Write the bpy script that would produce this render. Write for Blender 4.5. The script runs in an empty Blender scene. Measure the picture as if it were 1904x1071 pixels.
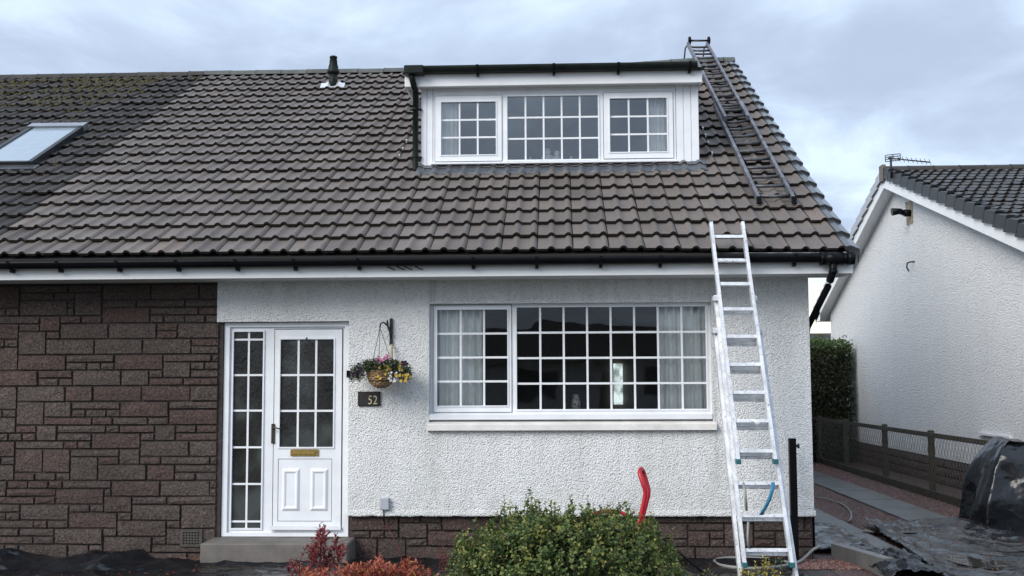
import bpy, bmesh, math, random
from mathutils import Vector, Matrix, noise
R = math.radians
random.seed(7)
scene = bpy.context.scene
col = scene.collection

# ------------------------------------------------------------------ camera
PW, PH, FPX = 1904.0, 1071.0, 2080.0
CAM = Vector((0.0, -10.31, 1.61))
YAW, PIT, ROL = 0.0418, 0.0835, -0.0042
_fw = Vector((-math.sin(YAW), math.cos(YAW), 0)); _rt = Vector((math.cos(YAW), math.sin(YAW), 0)); _up = Vector((0, 0, 1))
CF = _fw * math.cos(PIT) + _up * math.sin(PIT)
CU0 = -_fw * math.sin(PIT) + _up * math.cos(PIT)
CR = _rt * math.cos(ROL) + CU0 * math.sin(ROL)
CU = -_rt * math.sin(ROL) + CU0 * math.cos(ROL)
cam_d = bpy.data.cameras.new('camera'); cam = bpy.data.objects.new('camera', cam_d); col.objects.link(cam)
cam_d.sensor_width = 36.0; cam_d.lens = FPX / PW * 36.0; cam_d.clip_end = 2000
cam.matrix_world = Matrix((CR, CU, -CF)).transposed().to_4x4() if False else Matrix(((CR.x, CU.x, -CF.x, CAM.x), (CR.y, CU.y, -CF.y, CAM.y), (CR.z, CU.z, -CF.z, CAM.z), (0, 0, 0, 1)))
scene.camera = cam
scene.render.resolution_x = 1024; scene.render.resolution_y = 576

# ------------------------------------------------------------------ sky and light
world = bpy.data.worlds.new('World'); scene.world = world; world.use_nodes = True
def build_world():
    nt = world.node_tree; N = nt.nodes; L = nt.links; N.clear()
    out = N.new('ShaderNodeOutputWorld')
    sky = N.new('ShaderNodeTexSky'); sky.sky_type = 'NISHITA'; sky.sun_disc = False
    sky.sun_elevation = R(33.4); sky.sun_rotation = R(223); sky.air_density = 1.0; sky.dust_density = 2.0
    bg1 = N.new('ShaderNodeBackground'); bg1.inputs['Strength'].default_value = 0.07
    L.new(sky.outputs[0], bg1.inputs[0])
    tc = N.new('ShaderNodeTexCoord'); sep = N.new('ShaderNodeSeparateXYZ'); L.new(tc.outputs['Generated'], sep.inputs[0])
    zz = N.new('ShaderNodeMath'); zz.operation = 'MAXIMUM'; L.new(sep.outputs['Z'], zz.inputs[0]); zz.inputs[1].default_value = 0.0
    za = N.new('ShaderNodeMath'); za.operation = 'ADD'; L.new(zz.outputs[0], za.inputs[0]); za.inputs[1].default_value = 0.16
    dv = N.new('ShaderNodeVectorMath'); dv.operation = 'DIVIDE'; L.new(tc.outputs['Generated'], dv.inputs[0])
    cz = N.new('ShaderNodeCombineXYZ')
    for k in range(3): L.new(za.outputs[0], cz.inputs[k])
    L.new(cz.outputs[0], dv.inputs[1])
    mp = N.new('ShaderNodeMapping'); mp.inputs['Location'].default_value = (3.3, 1.2, 0.4); mp.inputs['Scale'].default_value = (1.15, 1.0, 0.3)
    L.new(dv.outputs[0], mp.inputs[0])
    n1 = N.new('ShaderNodeTexNoise'); n1.inputs['Scale'].default_value = 1.6; n1.inputs['Detail'].default_value = 7; n1.inputs['Roughness'].default_value = 0.56; n1.inputs['Distortion'].default_value = 0.35
    L.new(mp.outputs[0], n1.inputs['Vector'])
    rp = N.new('ShaderNodeValToRGB'); rp.color_ramp.interpolation = 'B_SPLINE'
    e = rp.color_ramp.elements
    e[0].position = 0.35; e[0].color = (0.25, 0.297, 0.388, 1)
    e[1].position = 0.66; e[1].color = (0.475, 0.58, 0.695, 1)
    m = rp.color_ramp.elements.new(0.5); m.color = (0.318, 0.380, 0.480, 1)
    L.new(n1.outputs['Fac'], rp.inputs[0])
    # warm pale light along the horizon, under the cloud deck; brighter cloud overhead
    hr = N.new('ShaderNodeMapRange'); hr.inputs['From Min'].default_value = 0.035; hr.inputs['From Max'].default_value = 0.10
    hr.inputs['To Min'].default_value = 1.0; hr.inputs['To Max'].default_value = 0.0; L.new(sep.outputs['Z'], hr.inputs[0])
    yr = N.new('ShaderNodeMapRange'); yr.inputs['From Min'].default_value = 0.2; yr.inputs['From Max'].default_value = 0.8; L.new(sep.outputs['Y'], yr.inputs[0])   # the break in the cloud lies behind the houses
    hy = N.new('ShaderNodeMath'); hy.operation = 'MULTIPLY'; L.new(hr.outputs[0], hy.inputs[0]); L.new(yr.outputs[0], hy.inputs[1])
    mx = N.new('ShaderNodeMixRGB'); mx.inputs[2].default_value = (0.95, 0.88, 0.62, 1); L.new(hy.outputs[0], mx.inputs[0]); L.new(rp.outputs[0], mx.inputs[1])
    zr = N.new('ShaderNodeMapRange'); zr.inputs['From Min'].default_value = 0.3; zr.inputs['From Max'].default_value = 1.0
    zr.inputs['To Min'].default_value = 1.0; zr.inputs['To Max'].default_value = 1.55; L.new(sep.outputs['Z'], zr.inputs[0])
    bg2 = N.new('ShaderNodeBackground'); L.new(mx.outputs[0], bg2.inputs[0]); L.new(zr.outputs[0], bg2.inputs['Strength'])
    ms = N.new('ShaderNodeMixShader'); ms.inputs[0].default_value = 0.9
    L.new(bg1.outputs[0], ms.inputs[1]); L.new(bg2.outputs[0], ms.inputs[2]); L.new(ms.outputs[0], out.inputs[0])
build_world()
sun_d = bpy.data.lights.new('sun', 'SUN'); sun = bpy.data.objects.new('sun', sun_d); col.objects.link(sun)
sun_d.energy = 1.5; sun_d.angle = R(36); sun_d.color = (1.0, 0.955, 0.89)
_sd = Vector((-0.58, -0.62, 0.56)).normalized()          # towards the bright part of the cloud, behind the viewer
sun.rotation_euler = _sd.to_track_quat('Z', 'Y').to_euler()
vs = scene.view_settings; vs.view_transform = 'Standard'; vs.look = 'None'; vs.gamma = 1; vs.exposure = 1.05; vs.use_curve_mapping = False

# ------------------------------------------------------------------ pixel helpers
def ray(px, py): return CF + CR * ((px - PW / 2) / FPX) - CU * ((py - PH / 2) / FPX)
def at(px, py, Y=0.0):
    d = ray(px, py); t = (Y - CAM.y) / d.y; return CAM + d * t
def atz(px, py, Z=0.0):
    d = ray(px, py); t = (Z - CAM.z) / d.z; return CAM + d * t
def atx(px, py, X):
    d = ray(px, py); t = (X - CAM.x) / d.x; return CAM + d * t
def atplane(px, py, p0, n):
    d = ray(px, py); t = (p0 - CAM).dot(n) / d.dot(n); return CAM + d * t
def rect(x0, y0, x1, y1, Y=0.0):
    ym = (y0 + y1) / 2; xm = (x0 + x1) / 2
    return (at(x0, ym, Y).x, at(x1, ym, Y).x, at(xm, y1, Y).z, at(xm, y0, Y).z)

# ------------------------------------------------------------------ materials
MATS = {}
def nodes_of(name):
    m = bpy.data.materials.new(name); m.use_nodes = True; MATS[name] = m
    nt = m.node_tree; b = nt.nodes['Principled BSDF']; return m, nt.nodes, nt.links, b
def ramp(N, stops, interp='LINEAR'):
    r = N.new('ShaderNodeValToRGB'); r.color_ramp.interpolation = interp
    e = r.color_ramp.elements
    while len(e) < len(stops): e.new(0.5)
    for k, (p, c) in enumerate(stops): e[k].position = p; e[k].color = (c[0], c[1], c[2], 1)
    return r
def noise_tex(N, L, scale, detail=3, rough=0.5, coord=None, dist=0.0):
    n = N.new('ShaderNodeTexNoise'); n.inputs['Scale'].default_value = scale; n.inputs['Detail'].default_value = detail
    n.inputs['Roughness'].default_value = rough; n.inputs['Distortion'].default_value = dist
    if coord is not None: L.new(coord, n.inputs['Vector'])
    return n
def mixc(N, L, fac, a, b, mode='MIX'):
    m = N.new('ShaderNodeMixRGB'); m.blend_type = mode
    for k, v in ((0, fac), (1, a), (2, b)):
        if isinstance(v, bpy.types.NodeSocket): L.new(v, m.inputs[k])
        elif k == 0: m.inputs[0].default_value = v
        else: m.inputs[k].default_value = (v[0], v[1], v[2], 1)
    return m.outputs[0]
def bump(N, L, b, h, strength=0.5, dist=0.01, normal=None):
    n = N.new('ShaderNodeBump'); n.inputs['Strength'].default_value = strength; n.inputs['Distance'].default_value = dist
    L.new(h, n.inputs['Height'])
    if normal is not None: L.new(normal, n.inputs['Normal'])
    if b is not None: L.new(n.outputs[0], b.inputs['Normal'])
    return n.outputs[0]
def objco(N): return N.new('ShaderNodeTexCoord').outputs['Object']
def rnd(N, L):
    """one random value for each object and each loose piece"""
    oi = N.new('ShaderNodeObjectInfo'); g = N.new('ShaderNodeNewGeometry')
    a = N.new('ShaderNodeMath'); a.operation = 'ADD'; L.new(oi.outputs['Random'], a.inputs[0]); L.new(g.outputs['Random Per Island'], a.inputs[1])
    f = N.new('ShaderNodeMath'); f.operation = 'FRACT'; L.new(a.outputs[0], f.inputs[0]); return f.outputs[0]
def plain(name, c, rough=0.5, metal=0.0, var=0.12, scale=8.0, bmp=0.0, bscale=60.0, spec=0.5):
    m, N, L, b = nodes_of(name); co = objco(N)
    n = noise_tex(N, L, scale, 5, 0.6, co)
    r = ramp(N, [(0.3, [x * (1 - var) for x in c]), (0.7, [min(1, x * (1 + var)) for x in c])]); L.new(n.outputs['Fac'], r.inputs[0])
    L.new(r.outputs[0], b.inputs['Base Color']); b.inputs['Roughness'].default_value = rough; b.inputs['Metallic'].default_value = metal
    b.inputs['Specular IOR Level'].default_value = spec
    if bmp: bump(N, L, b, noise_tex(N, L, bscale, 3, 0.6, co).outputs['Fac'], bmp, 0.01)
    return m

def m_harl(name='white_roughcast', c=(0.84, 0.845, 0.845), sc=1.0, stain=1.0):
    m, N, L, b = nodes_of(name); co = objco(N)
    n1 = noise_tex(N, L, 74 * sc, 2, 0.5, co, 0.6); n2 = noise_tex(N, L, 170 * sc, 2, 0.5, co)
    v = N.new('ShaderNodeTexVoronoi'); v.inputs['Scale'].default_value = 88 * sc; v.feature = 'SMOOTH_F1'; L.new(co, v.inputs['Vector'])
    add = N.new('ShaderNodeMath'); add.operation = 'MULTIPLY_ADD'; L.new(v.outputs['Distance'], add.inputs[0]); add.inputs[1].default_value = -0.7; L.new(n1.outputs['Fac'], add.inputs[2])
    ad2 = N.new('ShaderNodeMath'); ad2.operation = 'MULTIPLY_ADD'; L.new(n2.outputs['Fac'], ad2.inputs[0]); ad2.inputs[1].default_value = 0.35; L.new(add.outputs[0], ad2.inputs[2])
    bump(N, L, b, ad2.outputs[0], 1.0, 0.0155 / sc)
    # weather stain: streaky grey; low spots of the harl are tinted darker
    mp = N.new('ShaderNodeMapping'); mp.inputs['Scale'].default_value = (1.6, 1.6, 0.5); L.new(co, mp.inputs[0])
    d = noise_tex(N, L, 1.4, 6, 0.62, mp.outputs[0]); rd = ramp(N, [(0.42, (0, 0, 0)), (0.75, (1, 1, 1))]); L.new(d.outputs['Fac'], rd.inputs[0])
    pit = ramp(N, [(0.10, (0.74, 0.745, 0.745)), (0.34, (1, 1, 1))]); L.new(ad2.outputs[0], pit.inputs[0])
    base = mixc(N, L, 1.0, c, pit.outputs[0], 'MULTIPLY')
    st = mixc(N, L, rd.outputs[0], (1, 1, 1), (1 - .14 * stain, 1 - .14 * stain, 1 - .16 * stain)); base = mixc(N, L, 1.0, base, st, 'MULTIPLY')
    # rain splash and algae above the foot of the wall, run marks
    sz = N.new('ShaderNodeSeparateXYZ'); L.new(co, sz.inputs[0]); sr = N.new('ShaderNodeMapRange'); sr.inputs['From Min'].default_value = 0.40; sr.inputs['From Max'].default_value = 0.95; sr.inputs['To Min'].default_value = 0.55; sr.inputs['To Max'].default_value = 0.0; L.new(sz.outputs['Z'], sr.inputs[0])
    sn = noise_tex(N, L, 6, 6, 0.75, co); sm = ramp(N, [(0.42, (0, 0, 0)), (0.68, (1, 1, 1))]); L.new(sn.outputs['Fac'], sm.inputs[0])
    sf = N.new('ShaderNodeMath'); sf.operation = 'MULTIPLY'; L.new(sr.outputs[0], sf.inputs[0]); L.new(sm.outputs[0], sf.inputs[1]); base = mixc(N, L, sf.outputs[0], base, (0.42, 0.43, 0.38))
    mq = N.new('ShaderNodeMapping'); mq.inputs['Scale'].default_value = (9, 9, 0.35); L.new(co, mq.inputs[0]); rn_ = noise_tex(N, L, 1.0, 5, 0.7, mq.outputs[0]); rr_ = ramp(N, [(0.60, (0, 0, 0)), (0.80, (1, 1, 1))]); L.new(rn_.outputs['Fac'], rr_.inputs[0])
    base = mixc(N, L, mixc(N, L, 0.35 * stain, (0, 0, 0), rr_.outputs[0]), base, (0.50, 0.50, 0.46))
    if stain > .5:
        dz_ = N.new('ShaderNodeMapRange'); dz_.inputs['From Min'].default_value = 0.55; dz_.inputs['From Max'].default_value = 1.16; L.new(sz.outputs['Z'], dz_.inputs[0])
        dx_ = N.new('ShaderNodeMapRange'); dx_.inputs['From Min'].default_value = -1.26; dx_.inputs['From Max'].default_value = 1.48; L.new(sz.outputs['X'], dx_.inputs[0])
        xr = ramp(N, [(0.0, (0, 0, 0)), (0.012, (1, 1, 1)), (0.06, (.35, .35, .35)), (0.94, (.35, .35, .35)), (0.988, (1, 1, 1)), (1.0, (0, 0, 0))]); L.new(dx_.outputs[0], xr.inputs[0])
        ms_ = N.new('ShaderNodeMapping'); ms_.inputs['Scale'].default_value = (16, 16, 0.5); L.new(co, ms_.inputs[0]); ns_ = noise_tex(N, L, 1.0, 4, 0.7, ms_.outputs[0]); rs_ = ramp(N, [(0.46, (0, 0, 0)), (0.66, (.75, .75, .75))]); L.new(ns_.outputs['Fac'], rs_.inputs[0])
        f = mixc(N, L, 1.0, mixc(N, L, 1.0, rs_.outputs[0], xr.outputs[0], 'MULTIPLY'), dz_.outputs[0], 'MULTIPLY')
        base = mixc(N, L, f, base, (0.44, 0.44, 0.41))
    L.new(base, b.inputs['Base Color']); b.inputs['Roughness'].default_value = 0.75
    return m
m_harl()
m_harl('neighbour_roughcast', (0.84, 0.845, 0.85), 0.62, 0.3)

def m_tile(name, c0, c1, rough0, rough1, moss=0.0):
    m, N, L, b = nodes_of(name); co = objco(N); rv = rnd(N, L)
    g = N.new('ShaderNodeNewGeometry'); pos = g.outputs['Position']
    r = ramp(N, [(0.0, c0), (0.9, c1), (0.94, (c1[0] * 1.06, c1[1] * .99, c1[2] * .95)), (1.0, (c0[0] * .8, c0[1] * .8, c0[2] * .8))]); L.new(rv, r.inputs[0])
    sp = noise_tex(N, L, 260, 2, 0.6, pos); rs = ramp(N, [(0.3, (0.72, 0.72, 0.72)), (0.72, (1.28, 1.27, 1.25))]); L.new(sp.outputs['Fac'], rs.inputs[0])
    base = mixc(N, L, 1.0, r.outputs[0], rs.outputs[0], 'MULTIPLY')
    lg = noise_tex(N, L, 1.7, 5, 0.65, pos); rl = ramp(N, [(0.35, (0.82, 0.82, 0.83)), (0.7, (1.15, 1.13, 1.10))]); L.new(lg.outputs['Fac'], rl.inputs[0])
    base = mixc(N, L, 1.0, base, rl.outputs[0], 'MULTIPLY')
    # lichen specks
    vr = N.new('ShaderNodeTexVoronoi'); vr.inputs['Scale'].default_value = 9.0 if moss == 0 else 16.0; L.new(pos, vr.inputs['Vector'])
    rr = ramp(N, [(0.05, (1, 1, 1)), (0.09, (0, 0, 0))]); L.new(vr.outputs['Distance'], rr.inputs[0])
    base = mixc(N, L, mixc(N, L, 0.35 if moss == 0 else 0.75, (0, 0, 0), rr.outputs[0]), base, (0.035, 0.032, 0.03) if moss == 0 else (0.30, 0.30, 0.27))
    if moss:
        mn = noise_tex(N, L, 3.2, 7, 0.7, pos); mr = ramp(N, [(0.50, (0, 0, 0)), (0.64, (1, 1, 1))]); L.new(mn.outputs['Fac'], mr.inputs[0])
        base = mixc(N, L, mixc(N, L, moss, (0, 0, 0), mr.outputs[0]), base, (0.045, 0.038, 0.022))
    b.inputs['Specular IOR Level'].default_value = 0.35
    L.new(base, b.inputs['Base Color'])
    rn = noise_tex(N, L, 3.0, 4, 0.6, pos); rg = N.new('ShaderNodeMapRange'); rg.inputs['To Min'].default_value = rough0; rg.inputs['To Max'].default_value = rough1
    L.new(rn.outputs['Fac'], rg.inputs[0]); L.new(rg.outputs[0], b.inputs['Roughness'])
    bump(N, L, b, noise_tex(N, L, 170, 3, 0.6, pos).outputs['Fac'], 0.35, 0.006)
    return m
m_tile('brown_tile', (0.116, 0.099, 0.089), (0.150, 0.130, 0.118), 0.55, 0.8)
m_tile('old_tile', (0.030, 0.027, 0.025), (0.056, 0.050, 0.048), 0.6, 0.9, 0.4)
m_tile('wet_slate_tile', (0.030, 0.029, 0.030), (0.055, 0.053, 0.054), 0.3, 0.6, 0.25)

def m_stone():
    m, N, L, b = nodes_of('rockface_stone'); oi = N.new('ShaderNodeObjectInfo')
    g = N.new('ShaderNodeNewGeometry'); pos = g.outputs['Position']
    fam = ramp(N, [(0.0, (0.078, 0.047, 0.040)), (0.30, (0.082, 0.053, 0.045)), (0.42, (0.080, 0.057, 0.048)), (0.75, (0.088, 0.067, 0.058)), (1.0, (0.072, 0.052, 0.044))]); L.new(oi.outputs['Random'], fam.inputs[0])
    sp = noise_tex(N, L, 48, 5, 0.8, pos); rs = ramp(N, [(0.36, (0.30, 0.30, 0.30)), (0.5, (0.95, 0.95, 0.95)), (0.66, (2.1, 2.0, 1.95))]); L.new(sp.outputs['Fac'], rs.inputs[0])
    base = mixc(N, L, 1.0, fam.outputs[0], rs.outputs[0], 'MULTIPLY')
    lg = noise_tex(N, L, 1.1, 4, 0.6, pos); rl = ramp(N, [(0.35, (0.75, 0.73, 0.72)), (0.68, (1.15, 1.15, 1.15))]); L.new(lg.outputs['Fac'], rl.inputs[0])
    base = mixc(N, L, 1.0, base, rl.outputs[0], 'MULTIPLY')
    L.new(base, b.inputs['Base Color']); b.inputs['Roughness'].default_value = 0.62
    h1 = noise_tex(N, L, 38, 5, 0.7, pos, 0.6)
    bump(N, L, b, h1.outputs['Fac'], 1.0, 0.034)
m_stone()

def m_glass(name, fac=0.13, tint=(0.86, 0.9, 0.9), rough=0.0, wob=0.0, drops=False):
    m = bpy.data.materials.new(name); m.use_nodes = True; MATS[name] = m
    nt = m.node_tree; N = nt.nodes; L = nt.links; N.clear()
    out = N.new('ShaderNodeOutputMaterial'); tr = N.new('ShaderNodeBsdfTransparent'); tr.inputs[0].default_value = (*tint, 1)
    gl = N.new('ShaderNodeBsdfGlossy'); gl.inputs['Roughness'].default_value = rough; gl.inputs[0].default_value = (0.93, 0.96, 1, 1)
    fr = N.new('ShaderNodeFresnel'); fr.inputs['IOR'].default_value = 1.55
    mu = N.new('ShaderNodeMath'); mu.operation = 'ADD'; mu.inputs[1].default_value = fac - 0.046; mu.use_clamp = True; L.new(fr.outputs[0], mu.inputs[0])
    ms = N.new('ShaderNodeMixShader'); L.new(mu.outputs[0], ms.inputs[0]); L.new(tr.outputs[0], ms.inputs[1]); L.new(gl.outputs[0], ms.inputs[2]); L.new(ms.outputs[0], out.inputs[0])
    co = objco(N); n = noise_tex(N, L, 1.3 if not wob else 22, 2 if not wob else 3, 0.5, co, 0.3 if not wob else 1.5)
    nb = bump(N, L, None, n.outputs['Fac'], 0.16 if not wob else wob, 0.02); L.new(nb, gl.inputs['Normal'])
    return m
m_glass('window_glass', 0.05, (0.94, 0.96, 0.96))
m_glass('dormer_glass', 0.17, (0.95, 0.97, 0.97))
def m_obscure():
    m, N, L, b = nodes_of('obscure_glass'); co = objco(N)
    mp = N.new('ShaderNodeMapping'); mp.inputs['Scale'].default_value = (1.0, 1.0, 0.35); L.new(co, mp.inputs[0])
    n = noise_tex(N, L, 26, 3, 0.55, mp.outputs[0], 2.2)
    lg = noise_tex(N, L, 2.6, 2, 0.5, co)
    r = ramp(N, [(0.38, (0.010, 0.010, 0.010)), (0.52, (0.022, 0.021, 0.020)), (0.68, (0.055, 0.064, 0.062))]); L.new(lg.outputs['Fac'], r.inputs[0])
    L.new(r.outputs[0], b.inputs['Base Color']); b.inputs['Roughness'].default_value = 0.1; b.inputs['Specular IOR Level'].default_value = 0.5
    bump(N, L, b, n.outputs['Fac'], 0.35, 0.012)
m_obscure()
plain('upvc', (0.76, 0.775, 0.80), 0.32, var=0.06, scale=5)
plain('upvc_old', (0.68, 0.69, 0.71), 0.45, var=0.08, scale=3.0)
plain('white_gloss', (0.78, 0.79, 0.80), 0.35, var=0.05, scale=3)
plain('sill_paint', (0.70, 0.68, 0.65), 0.6, var=0.12, scale=6, bmp=0.3)
plain('black_plastic', (0.006, 0.0065, 0.008), 0.3, var=0.3, scale=5, spec=0.10)
plain('black_iron', (0.012, 0.012, 0.012), 0.5, var=0.3)
plain('gasket', (0.02, 0.02, 0.02), 0.6)
plain('green_black', (0.010, 0.014, 0.012), 0.45, var=0.4, scale=6, spec=0.15)
plain('verge_plastic', (0.055, 0.06, 0.065), 0.22, var=0.25, scale=5)
plain('verge_slate', (0.020, 0.022, 0.024), 0.45, var=0.3, scale=5, spec=0.3)
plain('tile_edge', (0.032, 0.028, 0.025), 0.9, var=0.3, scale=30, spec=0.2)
plain('vent_brick', (0.060, 0.052, 0.047), 0.8, var=0.3, scale=20)
plain('skylight_pane', (0.27, 0.33, 0.38), 0.06, var=0.06, scale=9, bmp=0.08, bscale=60)
plain('dark_frame', (0.10, 0.105, 0.11), 0.35, metal=0.5, var=0.1)
plain('ridge_tile', (0.075, 0.082, 0.075), 0.6, var=0.3, scale=5, bmp=0.3)
plain('lead', (0.085, 0.095, 0.11), 0.45, metal=0.2, var=0.3, scale=14, bmp=0.3, bscale=30)
plain('bright_flashing', (0.62, 0.63, 0.64), 0.35, metal=0.4, var=0.15)
plain('dark_deck', (0.012, 0.011, 0.011), 0.9)
plain('mortar', (0.046, 0.036, 0.032), 0.95, var=0.3, scale=20)
plain('soffit', (0.60, 0.61, 0.62), 0.5, var=0.06)
plain('brass', (0.36, 0.25, 0.08), 0.4, metal=0.8, var=0.25, scale=40)
plain('bronze', (0.05, 0.04, 0.032), 0.4, metal=0.5)
plain('concrete', (0.135, 0.122, 0.110), 0.8, var=0.25, scale=7, bmp=0.4, bscale=90)
plain('wet_concrete', (0.10, 0.10, 0.098), 0.42, var=0.35, scale=3.5, bmp=0.25, bscale=120)
plain('maroon', (0.10, 0.012, 0.015), 0.6)
plain('red_paint', (0.42, 0.012, 0.025), 0.35, var=0.12)
plain('fence_wood', (0.050, 0.043, 0.028), 0.75, var=0.4, scale=9, bmp=0.5, bscale=40)
plain('wire', (0.16, 0.15, 0.13), 0.5, metal=0.5)
plain('grey_box', (0.36, 0.38, 0.42), 0.5, var=0.05)
plain('hose', (0.23, 0.23, 0.22), 0.45, var=0.15)
plain('room_wall', (0.30, 0.27, 0.24), 0.9, var=0.2, scale=1.5)
plain('dormer_room', (0.12, 0.13, 0.14), 0.9)
plain('brown_floor', (0.06, 0.045, 0.035), 0.7)
plain('rope', (0.40, 0.33, 0.20), 0.9)
plain('blue_strap', (0.02, 0.16, 0.27), 0.6)
plain('teal_cap', (0.02, 0.11, 0.12), 0.5)
plain('china', (0.75, 0.75, 0.74), 0.25, var=0.05)
plain('wet_soil', (0.03, 0.024, 0.02), 0.6, var=0.4, scale=12, bmp=0.6)
plain('road_tar', (0.05, 0.05, 0.052), 0.7, var=0.25, scale=2)
plain('far_harl', (0.55, 0.55, 0.53), 0.8)
plain('gold_paint', (0.55, 0.47, 0.30), 0.45)
plain('twig', (0.045, 0.03, 0.02), 0.8)
plain('red_twig', (0.12, 0.03, 0.03), 0.7)
plain('plate_board', (0.30, 0.25, 0.19), 0.7, var=0.4, scale=14)
plain('skylight_metal', (0.30, 0.31, 0.33), 0.3, metal=0.7, var=0.1)

def m_alu(name, c0, c1, rough):
    m, N, L, b = nodes_of(name); co = objco(N)
    n = noise_tex(N, L, 9, 6, 0.7, co); r = ramp(N, [(0.38, c0), (0.62, c1)]); L.new(n.outputs['Fac'], r.inputs[0])
    s = noise_tex(N, L, 45, 3, 0.7, co); rs = ramp(N, [(0.30, (0.25, 0.25, 0.26)), (0.40, (1, 1, 1))]); L.new(s.outputs['Fac'], rs.inputs[0])
    L.new(mixc(N, L, 1.0, r.outputs[0], rs.outputs[0], 'MULTIPLY'), b.inputs['Base Color']); b.inputs['Metallic'].default_value = 0.35; b.inputs['Roughness'].default_value = rough
m_alu('ladder_alu', (0.55, 0.56, 0.58), (0.80, 0.81, 0.83), 0.42)
m_alu('roof_ladder_alu', (0.075, 0.075, 0.085), (0.19, 0.195, 0.215), 0.5)
m_alu('roof_rung', (0.045, 0.045, 0.05), (0.12, 0.12, 0.13), 0.5)

def m_curtain():
    m, N, L, b = nodes_of('curtain_cloth'); co = objco(N)
    n = noise_tex(N, L, 5, 4, 0.6, co); r = ramp(N, [(0.3, (0.88, 0.89, 0.85)), (0.7, (0.94, 0.94, 0.92))]); L.new(n.outputs['Fac'], r.inputs[0])
    L.new(r.outputs[0], b.inputs['Base Color']); b.inputs['Roughness'].default_value = 0.9
m_curtain()
def m_vase():
    m, N, L, b = nodes_of('patterned_vase'); co = objco(N)
    n = noise_tex(N, L, 38, 4, 0.7, co); r = ramp(N, [(0.38, (0.10, 0.07, 0.055)), (0.5, (0.45, 0.42, 0.38)), (0.62, (0.62, 0.58, 0.52))]); L.new(n.outputs['Fac'], r.inputs[0])
    L.new(r.outputs[0], b.inputs['Base Color']); b.inputs['Roughness'].default_value = 0.4
m_vase()
def m_daypane():
    m, N, L, b = nodes_of('daylit_pane'); b.inputs['Base Color'].default_value = (0.3, 0.34, 0.34, 1)
    co = objco(N); n = noise_tex(N, L, 7, 3, 0.6, co); r = ramp(N, [(0.4, (0.10, 0.13, 0.12)), (0.6, (0.42, 0.48, 0.48))]); L.new(n.outputs['Fac'], r.inputs[0])
    L.new(r.outputs[0], b.inputs['Emission Color']); b.inputs['Emission Strength'].default_value = 1.0
m_daypane()
def m_sheet():
    m, N, L, b = nodes_of('black_polythene'); co = objco(N)
    n = noise_tex(N, L, 2.2, 6, 0.65, co); r = ramp(N, [(0.35, (0.004, 0.0045, 0.006)), (0.58, (0.007, 0.008, 0.010)), (0.74, (0.017, 0.021, 0.024))]); L.new(n.outputs['Fac'], r.inputs[0])
    L.new(r.outputs[0], b.inputs['Base Color'])
    rg = N.new('ShaderNodeMapRange'); rg.inputs['To Min'].default_value = 0.10; rg.inputs['To Max'].default_value = 0.38; L.new(n.outputs['Fac'], rg.inputs[0]); L.new(rg.outputs[0], b.inputs['Roughness'])
    wn = noise_tex(N, L, 3.0, 3, 0.5, co); wv = N.new('ShaderNodeMixRGB'); wv.blend_type = 'ADD'; wv.inputs[0].default_value = 0.35; L.new(co, wv.inputs[1]); L.new(wn.outputs['Color'], wv.inputs[2])
    hs_ = []
    for sc_, st_ in ((4.0, 0.36), (11.0, 0.13)):      # flat facets meeting in sharp creases
        vo = N.new('ShaderNodeTexVoronoi'); vo.inputs['Scale'].default_value = sc_; L.new(wv.outputs[0], vo.inputs['Vector']); hs_.append((vo, st_, 0.35 / sc_))
    n1 = bump(N, L, None, hs_[0][0].outputs['Distance'], hs_[0][1], hs_[0][2]); bump(N, L, b, hs_[1][0].outputs['Distance'], hs_[1][1], hs_[1][2], n1)
m_sheet()
def m_water():
    m, N, L, b = nodes_of('puddle_water'); b.inputs['Base Color'].default_value = (0.03, 0.028, 0.02, 1); b.inputs['Roughness'].default_value = 0.03
    b.inputs['Specular IOR Level'].default_value = 0.6
    bump(N, L, b, noise_tex(N, L, 3, 2, 0.5, objco(N)).outputs['Fac'], 0.03, 0.02)
m_water()
def m_chips(name, cs, scale):
    m, N, L, b = nodes_of(name); g = N.new('ShaderNodeNewGeometry'); pos = g.outputs['Position']
    v = N.new('ShaderNodeTexVoronoi'); v.inputs['Scale'].default_value = scale; L.new(pos, v.inputs['Vector'])
    r = ramp(N, [(k / (len(cs) - 1), c) for k, c in enumerate(cs)]); sx = N.new('ShaderNodeSeparateXYZ'); L.new(v.outputs['Color'], sx.inputs[0]); L.new(sx.outputs[0], r.inputs[0])
    rv = ramp(N, [(0.0, (1.2, 1.2, 1.2)), (0.7, (0.35, 0.35, 0.35))]); L.new(v.outputs['Distance'], rv.inputs[0])
    L.new(mixc(N, L, 1.0, r.outputs[0], rv.outputs[0], 'MULTIPLY'), b.inputs['Base Color']); b.inputs['Roughness'].default_value = 0.55
    inv = N.new('ShaderNodeMath'); inv.operation = 'SUBTRACT'; inv.inputs[0].default_value = 1; L.new(v.outputs['Distance'], inv.inputs[1])
    bump(N, L, b, inv.outputs[0], 1.0, 0.015)
m_chips('gravel_bed', [(0.05, 0.022, 0.018), (0.115, 0.045, 0.034), (0.16, 0.075, 0.056), (0.075, 0.048, 0.042), (0.17, 0.105, 0.085)], 55)
def m_pebble():
    m, N, L, b = nodes_of('red_chip'); r = ramp(N, [(0.0, (0.06, 0.025, 0.02)), (0.45, (0.15, 0.055, 0.04)), (0.8, (0.20, 0.10, 0.075)), (1.0, (0.24, 0.19, 0.16))]); L.new(rnd(N, L), r.inputs[0])
    L.new(r.outputs[0], b.inputs['Base Color']); b.inputs['Roughness'].default_value = 0.45
m_pebble()
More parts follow.
